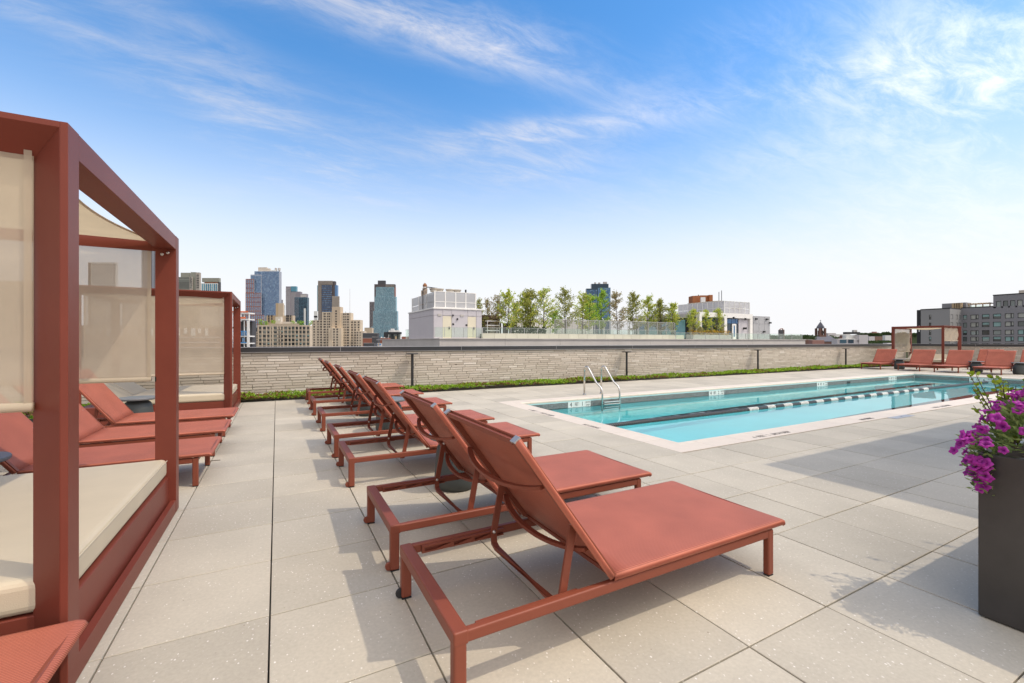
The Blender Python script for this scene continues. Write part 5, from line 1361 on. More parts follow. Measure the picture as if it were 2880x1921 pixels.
def terrace_plants():
    Y = 39.2; a = at_y(1950, 955, Y); b = at_y(2057, 955, Y); h = at_y(1950, 941, Y).z-NZ; w = b.x-a.x
    r = thing('terrace_planter', 'grey planter box with tan grasses and orange flowers behind the terrace glass', 'planter', (a.x, Y, NZ))
    for i in range(5): m = MB(); m.box(w*i/5+.01, 0, 0, w*(i+1)/5-.01, 1.2, h); m.build('planter_panel', M['concrete'], r)
    g = thing('orange_flower_bed', 'band of orange and yellow flowers in the terrace planter', 'flowers', (a.x, Y, NZ+h)); lf = MB()
    for _ in range(650): leaf_blob(lf, Vector((random.random()*w, random.random()*1.1, random.uniform(-.15, .55))), .05, 3, .16, .10)
    lf.build('blossoms', M['flower_orange'], g, kind='stuff')
    for (u, hw, lb) in ((1943, 8, 'leftmost round tan grass tuft of the terrace planter'), (1970, 12, 'widest tan grass tuft in the middle of the terrace planter'), (2002, 7, 'third tan grass tuft of the terrace planter'), (2031, 8, 'rightmost tan grass tuft near the blue glazed door')):
        p = at_y(u, 940, Y+.6); k = (to_px(p)[2])/F; q = thing('grass_tuft', lb, 'grass tuft', (p.x, Y+.6, NZ+h), 0, 'tan grasses in the terrace planter'); lf = MB(); top = at_y(u, 917, Y+.6).z-NZ-h
        for _ in range(420):
            an = random.uniform(0, 6.283); rr = hw*k*random.random()**.6; d = Vector((math.cos(an)*rr, math.sin(an)*rr*.6, 0)); zt = top*random.uniform(.55, 1)*(1-.35*(rr/(hw*k))**2)
            s3 = Vector((-math.sin(an), math.cos(an), 0))*.03; lf.quad(d*.3-s3, d*.3+s3, d+Vector((0, 0, zt))+s3, d+Vector((0, 0, zt))-s3)
        lf.build('blades', M['grass_tan'], q, kind='stuff')
    for i, (u, vt, hp, lb) in enumerate(((1950, 870, 15, 'loose birch in front of the grey wing'), (1985, 872, 14, 'left birch before the white portal frame'), (2015, 868, 14, 'right birch before the white portal frame'))):
        tree(lb, u, Y+.9, vt, hp, 'leaf_green', .7, 300+i, .75)
    # a person half hidden behind the planter
    p = at_y(2050, 945, Y+1.6)
    bm = bmesh.new()
    J = {'pel': (0, 0, .95, .15), 'ch': (0, 0, 1.30, .17), 'nk': (0, .0, 1.50, .06), 'hd': (0, -.02, 1.60, .085), 'tp': (0, -.01, 1.72, .07), 'lh': (-.10, 0, .90, .10), 'lk': (-.11, -.03, .50, .065), 'la': (-.11, .0, .09, .045), 'lf': (-.11, -.16, .04, .04),
         'rh': (.10, 0, .90, .10), 'rk': (.11, .03, .50, .065), 'ra': (.11, .06, .09, .045), 'rf': (.11, -.10, .04, .04), 'ls': (-.19, 0, 1.40, .065), 'le': (-.25, .02, 1.12, .045), 'lw': (-.22, -.14, .92, .035), 'rs': (.19, 0, 1.40, .065), 're': (.25, .02, 1.12, .045), 'rw': (.22, -.14, .92, .035)}
    E_ = [('pel', 'ch'), ('ch', 'nk'), ('nk', 'hd'), ('hd', 'tp'), ('pel', 'lh'), ('lh', 'lk'), ('lk', 'la'), ('la', 'lf'), ('pel', 'rh'), ('rh', 'rk'), ('rk', 'ra'), ('ra', 'rf'), ('ch', 'ls'), ('ls', 'le'), ('le', 'lw'), ('ch', 'rs'), ('rs', 're'), ('re', 'rw')]
    me = bpy.data.meshes.new('person'); ks = list(J); me.from_pydata([J[k][:3] for k in ks], [(ks.index(a_), ks.index(b_)) for a_, b_ in E_], [])
    me.materials.append(M['flesh'])
    o = place('person', me); o.location = (p.x, Y+1.6, NZ)
    tag(o, 'person in a green shirt standing behind the orange flowers near the blue glazed door', 'person')
    sk = o.modifiers.new('skin', 'SKIN'); sk.use_smooth_shade = True
    for k, dta in zip(ks, o.data.skin_vertices[0].data): dta.radius = (J[k][3], J[k][3]*.8); dta.use_root = (k == 'pel')
    o.modifiers.new('sub', 'SUBSURF').render_levels = 1
    s = MB(); s.lathe([(.17, .92), (.175, 1.1), (.20, 1.32), (.215, 1.41), (.12, 1.49), (.07, 1.51)], 16); so = s.build('shirt', M['shirt'], o, smooth=True)
    s = MB(); s.lathe([(.09, 1.63), (.095, 1.69), (.07, 1.75), (.02, 1.775)], 12); s.build('hair', M['hair'], o, smooth=True)
    s = MB(); s.lathe([(.155, .55), (.16, .8), (.175, .96)], 14); s.build('shorts', M['charcoal_wall'], o, smooth=True)
terrace_plants()

# ------------------------------------------------------------------ grey apartment building at the right (facade along world y)
def grey_building():
    X1 = at_d(2703, 960.5, 180).x; Yc = at_d(2703, 960.5, 180).y; X2 = X1-11.3
    k = 320/2351
    P = lambda zx, zy: (2560+zx*k, 800+zy*k)
    H = lambda zx, zy, X: at_x(*P(zx, zy), X).z
    r = thing('grey_apartment_building', 'long dark grey stucco apartment building with wide windows at the right edge', 'building', (X1, Yc, GZ), R_(-90))
    lx = lambda zx: Yc-at_x(*P(zx, 600), X1).y         # local x runs to world -y
    zr = lambda zx, zy: H(zx, zy, X1)-GZ
    cols = [(lx(a), lx(b)) for a, b in ((1090, 1172), (1243, 1412), (1482, 1637), (1710, 1877), (1955, 2140), (2220, 2405), (2490, 2690))]
    rows = [(zr(1330, b), zr(1330, a)) for a, b in ((625, 723), (787, 885), (950, 1045), (1082, 1178), (1215, 1300))]
    xe = lx(2900); ztop = zr(1052, 495)
    recessed_facade(r, 0, xe, 0, ztop, cols, rows, M['grey_stucco'], 'pane_teal', .4, 0, .68, fw=.13)
    m = MB(); m.box(0, .41, 0, xe, 16, ztop-.3); m.build('core', M['grey_stucco'], r)
    m = MB(); m.box(-.05, -.08, ztop+.002, lx(1715)-.05, 16, ztop+.35); m.build('parapet', M['near_black'], r)
    ub0 = lx(1715); zt2 = zr(1720, 232)
    c2 = [(lx(a), lx(b)) for a, b in ((1772, 1877), (1917, 2022), (2062, 2170), (2210, 2322), (2365, 2480))]
    u = thing('upper_storey', 'set back upper storey block with a row of tall windows on the grey building', 'building', (X1, Yc-ub0, GZ+ztop+.004), R_(-90))
    recessed_facade(u, 0, xe-ub0, 0, zt2-ztop, [(a-ub0, b-ub0) for a, b in c2], [(zr(1820, 487)-ztop, zr(1820, 345)-ztop)], M['grey_stucco'], 'pane_teal', .4, 0, None, fw=.13)
    m = MB(); m.box(0.02, .41, 0, xe-ub0, 12, zt2-ztop-.1); m.build('core', M['grey_stucco'], u)
    m = MB(); m.box(-.1, -.1, zt2-ztop+.002, xe-ub0+.1, 12.1, zt2-ztop+.35); m.build('parapet', M['near_black'], u)
    m = MB(); z = zt2-ztop+.36; m.box(lx(2205)-ub0, 2, z, xe-ub0, 9, z+(zr(2230, 125)-zr(2230, 190))); m.build('roof_tank', M['cream_wall'], u)
    # left block standing 11 m forward, with a pale sunlit return
    Yl = at_x(*P(218, 700), X2).y; z2 = H(812, 500, X2)-GZ
    lb = thing('grey_forward_block', 'blank grey end block of the apartment building with few narrow windows', 'building', (X2, Yl, GZ), R_(-90))
    l2 = lambda zx: Yl-at_x(*P(zx, 600), X2).y
    h2 = lambda zx, zy: H(zx, zy, X2)-GZ
    w2 = Yl-Yc-.02
    recessed_facade(lb, 0, w2, 0, z2, [(l2(386), l2(434))], [(h2(410, 727), h2(410, 632)), (h2(410, 890), h2(410, 790)), (h2(410, 1048), h2(410, 950)), (h2(410, 1175), h2(410, 1082)), (h2(410, 1300), h2(410, 1212))], M['grey_stucco_pale'], 'pane_dark', .35, 0, fw=.12)
    m = MB(); m.box(0.01, .36, 0, w2, 14, z2-.2); m.build('core', M['grey_stucco_pale'], lb)
    m = MB(); m.box(-.1, -.1, z2+.002, w2+.1, 14, z2+.35); m.build('parapet', M['near_black'], lb)
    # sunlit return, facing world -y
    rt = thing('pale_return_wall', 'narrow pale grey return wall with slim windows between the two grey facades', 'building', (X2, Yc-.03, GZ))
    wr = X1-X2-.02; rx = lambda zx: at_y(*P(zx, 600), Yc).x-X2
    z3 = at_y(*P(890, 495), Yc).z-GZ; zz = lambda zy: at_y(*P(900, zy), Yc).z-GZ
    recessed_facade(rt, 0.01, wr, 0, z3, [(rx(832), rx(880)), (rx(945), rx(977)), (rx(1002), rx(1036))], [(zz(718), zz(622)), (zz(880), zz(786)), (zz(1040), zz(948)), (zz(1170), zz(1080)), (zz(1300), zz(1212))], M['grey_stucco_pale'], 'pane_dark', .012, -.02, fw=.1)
    # dark slim volume beyond, roof bulkhead, pergola
    dk = thing('dark_stair_tower', 'slim near black stair tower at the left end of the grey building', 'building', (X2+.8, Yl+.01, GZ), R_(-90))
    m = MB(); wd = at_x(*P(136, 700), X2+.8).y-Yl; m.box(-wd, 0, 0, -.02, 8, z2+.1); m.build('wall', M['near_black'], dk); m = MB(); m.box(-wd*.62, -.05, z2-9, -wd*.35, -.002, z2-6.5); m.build('window', M['white_paint'], dk)
    bh = thing('roof_bulkhead', 'flat grey bulkhead with timber boxes on the grey building roof', 'rooftop structure', (X1+4, 0, GZ+ztop), R_(-90)); bh.location.y = at_x(*P(655, 450), X1+4).y
    b0 = bh.location.y; wl = b0-at_x(*P(1150, 450), X1+4).y; hh = H(900, 385, X1+4)-GZ-ztop
    m = MB(); m.box(0, 0, 0, wl, 6, hh); m.build('wall', M['grey_stucco'], bh)
    for i, q in enumerate((870, 920, 965, 1010)): y0 = b0-at_x(*P(q, 450), X1+3).y; m = MB(); m.box(y0, -1.6, .1, y0+.95, -.4, 2.4); m.build('timber_box', M['tan_brick'], bh)
    pg = thing('roof_pergola', 'light timber pergola on the grey building roof', 'pergola', (X1+2, 0, GZ+ztop), R_(-90)); pg.location.y = at_x(*P(1210, 450), X1+2).y
    wl = pg.location.y-at_x(*P(1645, 450), X1+2).y; hh = H(1400, 405, X1+2)-GZ-ztop
    for i in range(4): m = MB(); x = wl*i/3; m.box(x-.15, 0, 0, x+.15, .3, hh); m.build('post', M['tan_brick'], pg)
    for i in range(9): m = MB(); x = wl*i/8; m.box(x-.18, -1, hh+.002, x+.18, 4, hh+.35); m.build('slat', M['tan_brick'], pg)
    m = MB(); m.box(.3, .1, .3, wl-.3, .15, hh*.7); m.build('glass_screen', M['rail_glass'], pg)
grey_building()

# ------------------------------------------------------------------ beige blocks in the middle distance
def beige_front():
    f = Front('beige_apartment_block', 'beige apartment block with five rows of dark wide windows above the brick wall', 'building', 800, 215)
    k = 360/2351; U = lambda x: 680+x*k; V = lambda y: 740+y*k
    cols = [(313, 362), (385, 443), (463, 510), (533, 552), (583, 645), (672, 697), (717, 757), (778, 835), (853, 900), (915, 970), (985, 1033), (1055, 1100), (1115, 1170), (1193, 1240)]
    rows = [(1165, 1222), (1237, 1295), (1312, 1368), (1385, 1440), (1457, 1512), (1530, 1586)]
    recessed_facade(f.root, f.X(U(290)), f.X(U(1252)), 0, f.Z(V(1140)), [(f.X(U(a)), f.X(U(b))) for a, b in cols], [(f.Z(V(b)), f.Z(V(a))) for a, b in rows], M['pale_beige'], 'pane_dark', .5, 0, .6, fw=.10)
    f.volume('core', M['pale_beige'], U(292), U(1250), V(1150), .51, 7)
    f.volume('raised_parapet', M['beige_render'], U(515), U(1050), V(1112), -.05, .6, V(1139.5))
    f.volume('roof_house', M['cream_wall'], U(555), U(655), V(980), 3, 9, V(1140)); f.volume('roof_house', M['cream_wall'], U(656), U(900), V(1070), 4, 10, V(1140)); f.volume('chimney_pipe', M['white_paint'], U(620), U(640), V(1018), 2.6, 2.98, V(1050))
    for z in (1225, 1300, 1370, 1445): f.volume('balcony_rail', M['near_black'], U(668), U(760), V(z), -1.2, -1.1, V(z+12)); f.volume('balcony', M['cream_wall'], U(668), U(760), V(z+12.5), -1.2, -.02, V(z+19))
    f.volume('side_wing', M['beige_render'], U(135), U(288), V(1260), 2, 12)
    for a, b in ((232, 247), (278, 296)):
        for zv in (1275, 1320, 1362, 1407, 1455): f.volume('window', M['near_black'], U(a), U(b), V(zv), 1.9, 1.99, V(zv+28))
    f.volume('tarpaulin', M['charcoal_wall'], U(170), U(290), V(1180), 3, 6, V(1256))
    for i, (x, y) in enumerate(((320, 1060), (405, 1085), (545, 1068), (912, 1082), (1022, 1078), (1085, 1082), (1235, 1072))):
        nth = ('leftmost', 'second from left', 'third from left', 'middle one', 'third from right', 'second from right', 'rightmost')[i]
        p = f.root.location; w = Matrix.Rotation(-YAW, 3, 'Z') @ Vector((f.X(U(x)), 1.5, 0))
        s = thing('roof_shrub', 'green shrub on the roof edge of the beige apartment block, '+nth, 'shrub', (p.x+w.x, p.y+w.y, GZ+f.Z(V(1142))), 0, 'shrubs on the beige block roof'); lf = MB()
        for _ in range(60): leaf_blob(lf, Vector((random.gauss(0, .5), random.gauss(0, .5), random.uniform(0, f.Z(V(y))-f.Z(V(1142))+.4))), .1, 3, .5, .3)
        lf.build('foliage', M['leaf_fresh'], s, kind='stuff')
beige_front()

def stepped_beige():
    f = Front('stepped_apartment_house', 'stepped beige brick apartment house with many small windows left of the blue green tower', 'building', 950, 330)
    k = 360/2351; U = lambda x: 680+x*k; V = lambda y: 740+y*k
    vols = [(1255, 1455, 1045, 3), (1452, 1645, 895, 2), (1644, 1797, 800, 1.0), (1796, 1980, 910, 2.2), (1978, 2150, 1040, 3.2), (1610, 1700, 1185, -1.5), (1672, 1850, 1195, -2.4), (2090, 2238, 1250, .5), (1628, 1700, 1440, -3.4)]
    for (a, b, v, y) in vols: f.volume('wall', M['pale_beige'] if a != 1644 else M['beige_render'], U(a), U(b), V(v), y, y+18)
    m = window_mesh(1.6, 1.5, 'pane_small', None, .06, .05)
    def col(x0, x1, v0, y, v1=1512, st=48.4):
        v = v0
        while v < v1:
            w = f.X(U(x1))-f.X(U(x0)); h = f.Z(V(v))-f.Z(V(v+26)); place('window', m, f.root, loc=((f.X(U(x0))+f.X(U(x1)))/2, y-.10, f.Z(V(v+26))), scale=(w/1.6, 1, h/1.5)); v += st
    for x0, x1 in ((1283, 1312), (1354, 1384), (1410, 1450)): col(x0, x1, 1058, 3)
    for x0, x1 in ((1482, 1522), (1545, 1562), (1574, 1602)): col(x0, x1, 915, 2)
    col(1708, 1738, 866, 1, 1180)
    for x0, x1 in ((1842, 1862), (1872, 1890), (1908, 1950)): col(x0, x1, 922, 2.2)
    for x0, x1 in ((1975, 2012), (2040, 2068), (2105, 2133)): col(x0, x1, 1068, 3.2, 1250 if x0 > 2100 else 1512)
    for x0, x1 in ((1705, 1733), (1763, 1792)): col(x0, x1, 1203, -2.4)
    for x0, x1 in ((2108, 2134), (2162, 2178)): col(x0, x1, 1262, .5)
    for (u, v) in ((1297, 1010), (1850, 880), (1950, 900)): f.volume('antenna', M['near_black'], U(u), U(u+5), V(v), 6, 6.4, V(1050))
stepped_beige()

def construction():
    f = Front('construction_building', 'concrete frame building under construction with orange netting and blue trim beside the second cabana', 'building', 680, 190)
    k = 240/1568; U = lambda x: 480+x*k; V = lambda y: 760+y*k
    for v in (790, 905, 1215, 1345, 1460): f.volume('floor_slab', M['white_paint'], U(1130), U(1435), V(v-12), 0, 14, V(v+10))
    for a in (1130, 1240, 1330, 1418): f.volume('column', M['white_paint'], U(a), U(a+16), V(792), .5, 1.3)
    f.volume('core', M['charcoal_wall'], U(1160), U(1400), V(930), 4, 13)
    f.volume('debris_net', M['orange_net'], U(1130), U(1428), V(752), -.1, -.02, V(777)); f.volume('debris_net', M['orange_net'], U(1150), U(1385), V(858), -.1, -.02, V(890))
    f.volume('wall', M['white_paint'], U(1400), U(1436), V(925), -.02, .48)
    for v in (1115, 1325): f.volume('blue_band', M['blue_trim'], U(1150), U(1398), V(v), -.3, -.05, V(v+14))
    for a in (1305, 1385): f.volume('blue_band', M['blue_trim'], U(a), U(a+12), V(1129.5), -.28, -.06, V(1205))
    for a in (1322, 1345): f.volume('window', M['pane_blue'], U(a), U(a+20), V(1135), -.2, -.05, V(1205)); f.volume('window', M['pane_blue'], U(a), U(a+20), V(1245), -.2, -.05, V(1320))
    f.volume('rubble_chute', M['brown_brick'], U(1300), U(1400), V(935), 1.5, 3.5, V(1040))
    g = Front('brown_factory_building', 'brown brick loft building with pale window bays seen through the cabana screens', 'building', 560, 120)
    g.volume('wall', M['brown_brick'], 150, 612, 915, 1, 9)
    for i in range(21):
        a = 170+i*20; g.volume('window', M['white_grid'], a, a+(9 if i % 3 else 13), 921, .9, .99, 938 if i % 2 else 944)
    for v in (948, 962): g.volume('string_course', M['pale_grey_wall'], 150, 612, v, .85, .99, v+2)
    h = Front('tan_block_behind_screen', 'tall tan block faintly visible through the near cabana screen at the left edge', 'building', -60, 150)
    h.volume('wall', M['tan_brick'], -420, 95, 790, 0, 20)
    pw = MB(); h.panes(pw, grid(-300, 92, 22, .5), grid(800, 960, 9, .55)); pw.build('windows', M['pane_small'], h.root, kind='stuff')
construction()

def tan_mid():
    f = Front('tan_chimney_block', 'tan apartment block with a tall blank lift tower', 'building', 785, 520)
    k = 360/2351; U = lambda x: 680+x*k; V = lambda y: 740+y*k
    f.volume('wall', M['tan_brick'], U(440), U(640), V(960), 2, 18); f.volume('wall', M['beige_render'], U(625), U(932), V(962), 1, 18); f.volume('lift_tower', M['tan_brick'], U(622), U(668), V(735), .2, 8); f.volume('lift_tower', M['beige_render'], U(667.5), U(757), V(737), 0, 8)
    m = window_mesh(3.2, 2.6, 'pane_small', None, .08, .1)
    for a in (465, 520, 712, 805, 835, 875):
        for v in (965, 1012, 1058):
            w = (f.X(U(a+28))-f.X(U(a)))/3.2; place('window', m, f.root, loc=(f.X(U(a+14)), (1.9 if a < 600 else .9)-.05, f.Z(V(v+28))), scale=(w, 1, 1))
tan_mid()

# ------------------------------------------------------------------ downtown towers
def towers():
    k = 360/2351; U = lambda x: 680+x*k; V = lambda y: 740+y*k
    # blue glass slab with stepped red brick piers
    f = Front('blue_glass_tower', 'tall blue glass slab tower with a stepped red brick front and two roof tanks', 'skyscraper', 746, 1250)
    f.volume('wall', M['blue_grey_slab'], U(232), U(688), V(150), 0, 40); f.volume('wall', M['blue_grey_slab'], U(172), U(366), V(215), -3, 38)
    pn = MB(); f.panes(pn, grid(U(236), U(686), 19, .82), grid(V(150), V(970), 44, .62), -.5, .4); f.panes(pn, grid(U(175), U(364), 9, .82), grid(V(232), V(970), 40, .62), -3.5, .4); pn.build('curtain_panes', M['pane_blue'], f.root, kind='stuff')
    f.volume('roof_screen', M['cream_wall'], U(270), U(430), V(68), 8, 30, V(149)); f.volume('roof_screen', M['cream_wall'], U(430.5), U(485), V(88), 9, 28, V(149)); f.volume('roof_screen', M['white_grid'], U(485.5), U(600), V(118), 8, 28, V(149))
    for a in (565, 627):
        b = MB(); b.lathe([(f.X(U(a+22))-f.X(U(a)), f.Z(V(125))), (f.X(U(a+22))-f.X(U(a)), f.Z(V(80))), (.5, f.Z(V(70)))], 14, (f.X(U(a+22)), 12, 0)); b.box(f.X(U(a+12)), 11, f.Z(V(149)), f.X(U(a+30)), 13, f.Z(V(125))); b.build('water_tank', M['concrete'], f.root)
    for (a, b, v, y) in ((110, 250, 298, -9), (110, 385, 553, -9.6), (110, 438, 955, -10.2)):
        f.volume('glass_wall', M['blue_grey_slab'], U(a)+.1, U(b)-.1, V(v+3), y+.4, y+12)
        pr = MB(); n = max(4, round((b-a)/35))
        for i in range(n+1): x = a+(b-a)*i/n; f.vol(pr, U(x-4.5), U(x+4.5), V(v), y, y+.39)
        z = v
        while z < 1140: f.vol(pr, U(a), U(b), V(z), y-.05, y-.01, f.Z(V(z+9))); z += 82
        pr.build('brick_piers', M['red_brick'], f.root, kind='stuff')
        pw = MB(); f.panes(pw, grid(U(a), U(b), n, .42), grid(V(v+10), V(1135), max(3, int((1125-v)/26)), .55), y+.2, .19); pw.build('windows', M['pane_blue'], f.root, kind='stuff')
    # mauve tower and navy glass tower
    f = Front('mauve_tower', 'mauve grey stepped tower with balconies on its left edge', 'skyscraper', 830, 1150)
    f.volume('wall', M['mauve_grey'], U(810), U(900), V(428), 0, 30); f.volume('glass_top', M['pane_bluegreen'], U(900.5), U(993), V(425), .5, 28, V(520)); f.volume('wall', M['mauve_grey'], U(896), U(1075), V(522), 1, 32); f.volume('wall', M['mauve_grey'], U(1000), U(1180), V(562), 2, 34); f.volume('roof_house', M['concrete'], U(1075), U(1180), V(575), 1.4, 1.95, V(625))
    b = MB()
    for i in range(36): f.vol(b, U(805), U(895), V(470+i*14), -.5, -.05, f.Z(V(475+i*14)))
    for i in range(32): f.vol(b, U(899), U(985), V(545+i*13), .5, .95, f.Z(V(549+i*13)))
    b.build('balcony_bands', M['pale_grey_wall'], f.root, kind='stuff')
    b = MB(); f.panes(b, grid(U(835), U(895), 4, .6), [(V(478), V(497))], -.4, .3); b.build('windows', M['pane_navy'], f.root, kind='stuff')
    f = Front('navy_glass_tower', 'dark navy glass tower in front of the mauve tower', 'skyscraper', 846, 1000)
    f.volume('wall', M['pane_navy'], U(968), U(1200), V(628), 0, 30); f.volume('white_strip', M['white_grid'], U(1142), U(1178), V(830), -.6, -.02)
    b = MB(); f.panes(b, grid(U(970), U(1198), 14, .9), grid(V(640), V(1120), 30, .8), -.4, .35); b.build('curtain_panes', M['pane_navy'], f.root, kind='stuff')
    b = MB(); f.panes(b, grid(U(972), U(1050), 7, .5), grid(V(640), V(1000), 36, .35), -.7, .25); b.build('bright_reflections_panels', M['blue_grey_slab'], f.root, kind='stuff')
    # dark bronze tower with pale fins
    f = Front('finned_bronze_tower', 'dark bronze tower framed by pale vertical fins', 'skyscraper', 920, 1000)
    f.volume('wall', M['dark_bronze'], U(1400), U(1660), V(328), 0, 30); f.volume('blue_wall', M['pane_blue'], U(1660.5), U(1742), V(402), 1.5, 28); f.volume('blue_wall', M['pane_bluegreen'], U(1378), U(1399.5), V(405), 2, 28); f.volume('wall', M['warm_grey_fin'], U(1665), U(1798), V(612), -1.5, 1.4); f.volume('wall', M['dark_bronze'], U(1661), U(1705), V(330), 1, 28)
    b = MB()
    for i in range(16): x = 1402+i*17.2; f.vol(b, U(x), U(x+9), V(322), -.9, -.02, f.Z(V(398)))
    for i in range(4): x = 1402+i*17; f.vol(b, U(x), U(x+9), V(399), -.9, -.02)
    for i in range(8): x = 1668+i*17; f.vol(b, U(x), U(x+9), V(607), -2.3, -1.52)
    b.build('fins', M['warm_grey_fin'], f.root, kind='stuff')
    b = MB(); f.panes(b, grid(U(1470), U(1656), 12, .45), grid(V(402), V(905), 13, .62), -.35, .3); b.build('windows', M['pane_blue'], f.root, kind='stuff')
    # blue green glass tower with setbacks
    k2 = 240/1882; A = lambda x: 1020+x*k2; B = lambda y: 780+y*k2
    f = Front('blue_green_glass_tower', 'blue green glass tower stepping outwards towards its base with a dark crown', 'skyscraper', 1084, 800)
    for (a, b_, v, y) in ((292, 692, 215, 0), (268, 735, 430, -1.5), (240, 768, 745, -3), (212, 780, 1090, -4.5)):
        f.volume('glass_wall', M['pane_bluegreen'], A(a), A(b_), B(v), y, 24)
        vb = {215: 430, 430: 745, 745: 1090, 1090: 1290}[v]
        b = MB(); f.panes(b, grid(A(a), A(b_), int((b_-a)/13), .62), grid(B(v+4), B(vb), max(4, int((vb-v)/24)), .93), y-.3, .28); b.build('curtain_panes', M['pane_bluegreen'], f.root, kind='stuff')
        fn = MB(); n = int((b_-a)/13)
        for i in range(n+1): x = a+(b_-a)*i/n; f.vol(fn, A(x-1.2), A(x+1.2), B(v), y-.55, y-.31, f.Z(B(vb)))
        fn.build('fins', M['pale_grey_wall'], f.root, kind='stuff')
    f.volume('crown', M['dark_bronze'], A(292), A(705), B(150), .6, 24, B(214)); f.volume('side_wall', M['dark_bronze'], A(255), A(291.5), B(150), .4, 24); f.volume('side_wall', M['dusty_pink'], A(692.5), A(706), B(214), 2, 24)
    fn = MB()
    for i in range(14): f.vol(fn, A(505+i*14), A(511+i*14), B(165), .2, .58, f.Z(B(225)))
    fn.build('crown_fins', M['warm_grey_fin'], f.root, kind='stuff'); f.volume('plant_room', M['charcoal_wall'], A(315), A(480), B(62), 5, 20, B(149))
    f = Front('speckled_tower', 'narrow speckled grey tower half hidden behind the blue green tower', 'skyscraper', 1046, 1000)
    f.volume('wall', M['speckle_grey'], A(150), A(252), B(538), 0, 20); b = MB(); f.panes(b, grid(A(152), A(250), 9, .5), grid(B(560), B(1210), 40, .5), -.3, .25); b.build('windows', M['pane_small'], f.root, kind='stuff')
    # clock tower with copper dome
    f = Front('domed_clock_tower', 'tan stone clock tower with a copper dome rising left of the penthouse', 'skyscraper', 1190, 1500)
    f.volume('wall', M['limestone_tan'], A(1070), A(1260), B(930), 1, 30); f.volume('wall', M['limestone_tan'], A(1105), A(1260), B(830), .4, 30); f.volume('wall', M['limestone_tan'], A(1150), A(1290), B(745), -.2, 30); f.volume('wall', M['limestone_tan'], A(1238), A(1410), B(540), -.8, 28); f.volume('shaft', M['limestone_tan'], A(1290), A(1420), B(290), -1.4, 18)
    cx = f.X(A(1363)); hw = f.X(A(1420))-cx; b = MB(); n = 8
    b.lathe([(hw*1.0, f.Z(B(289))), (hw*.95, f.Z(B(235))), (hw*.78, f.Z(B(228)))], n, (cx, 8, 0)); b.build('belfry', M['limestone_tan'], f.root)
    b = MB(); b.lathe([(hw*.78, f.Z(B(227))), (hw*.80, f.Z(B(206)))], 12, (cx, 8, 0)); b.build('white_band', M['white_paint'], f.root)
    b = MB(); b.lathe([(hw*.80, f.Z(B(205))), (hw*.86, f.Z(B(175))), (hw*.70, f.Z(B(150))), (hw*.35, f.Z(B(130))), (hw*.05, f.Z(B(114)))], 14, (cx, 8, 0)); b.build('dome', M['copper_dome'], f.root)
    b = MB(); b.lathe([(hw*.30, 0), (hw*.30, .6)], 18); o = b.build('clock_face', M['near_black'], f.root); o.location = (f.X(A(1330)), -1.42, f.Z(B(345))); o.rotation_euler = (R_(90), 0, 0)
    b = MB(); f.panes(b, grid(A(1160), A(1222), 4, .5), grid(B(780), B(940), 4, .5), -.7, .45); f.panes(b, grid(A(1245), A(1300), 3, .35), grid(B(560), B(730), 5, .5), -1.2, .35); b.build('windows', M['pane_small'], f.root, kind='stuff')
    # navy tower behind the trees
    f = Front('navy_block_tower', 'navy blue tower with rooftop plant rising behind the rooftop trees', 'skyscraper', 1684, 700)
    for nm, a, b_, v, y in (('wall', 1649, 1680, 811.5, 0), ('wall', 1664, 1712, 798, 1), ('wall', 1680.5, 1717, 809, -.5)): f.volume(nm, M['pane_navy'], a, b_, v, y, 25)
    b = MB(); f.panes(b, grid(1650, 1679.5, 7, .6), grid(815, 900, 22, .6), -.3, .25); f.panes(b, grid(1681, 1716.5, 8, .7), grid(811, 900, 22, .7), -.8, .25); b.build('windows', M['pane_blue'], f.root, kind='stuff')
    for a, b_, v in ((1673, 1678, 793), (1684, 1690, 793.5), (1698, 1709, 791.5)): f.volume('roof_plant', M['concrete'], a, b_, v, 4, 10, 797.9)
    # towers over and behind the cabanas
    k3 = 240/1568; A = lambda x: 480+x*k3; B = lambda y: 760+y*k3
    f = Front('grey_banded_tower', 'grey banded office tower with a taller slab behind it, above the second cabana', 'skyscraper', 530, 1400)
    f.volume('slab', M['olive_grey'], A(158), A(328), B(40), 6, 30); f.volume('slab', M['olive_grey'], A(345), A(440), B(30), 6, 30); f.volume('slab_side', M['warm_grey_fin'], A(440.5), A(506), B(36), 5, 30); f.volume('lower_block', M['olive_grey'], A(120), A(345), B(125), 0, 5.5); f.volume('lower_block', M['warm_grey_fin'], A(345.5), A(402), B(122), -.3, 5.5)
    b = MB(); f.panes(b, grid(A(122), A(343), 1, .98), grid(B(128), B(340), 14, .5), -.4, .35); f.panes(b, grid(A(352), A(398), 2, .75), grid(B(130), B(335), 9, .6), -.7, .35); f.panes(b, grid(A(455), A(503), 1, .9), grid(B(70), B(330), 8, .5), 4.5, .4); b.build('windows', M['pane_dark'], f.root, kind='stuff')
    f.volume('antenna', M['white_paint'], A(332), A(340), B(15), 8, 9)
    f = Front('teal_striped_tower', 'pale tower with teal window strips and a beige crown above the second cabana', 'skyscraper', 590, 1300)
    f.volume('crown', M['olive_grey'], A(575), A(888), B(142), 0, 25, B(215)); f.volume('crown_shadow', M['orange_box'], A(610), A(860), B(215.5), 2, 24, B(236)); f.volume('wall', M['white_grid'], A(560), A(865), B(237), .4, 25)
    f.volume('side_pier', M['charcoal_wall'], A(866), A(890), B(216), 1, 24)
    b = MB(); f.panes(b, grid(A(568), A(862), 8, .5), [(B(250), B(420))], -.2, .5); b.build('windows', M['pane_bluegreen'], f.root, kind='stuff')
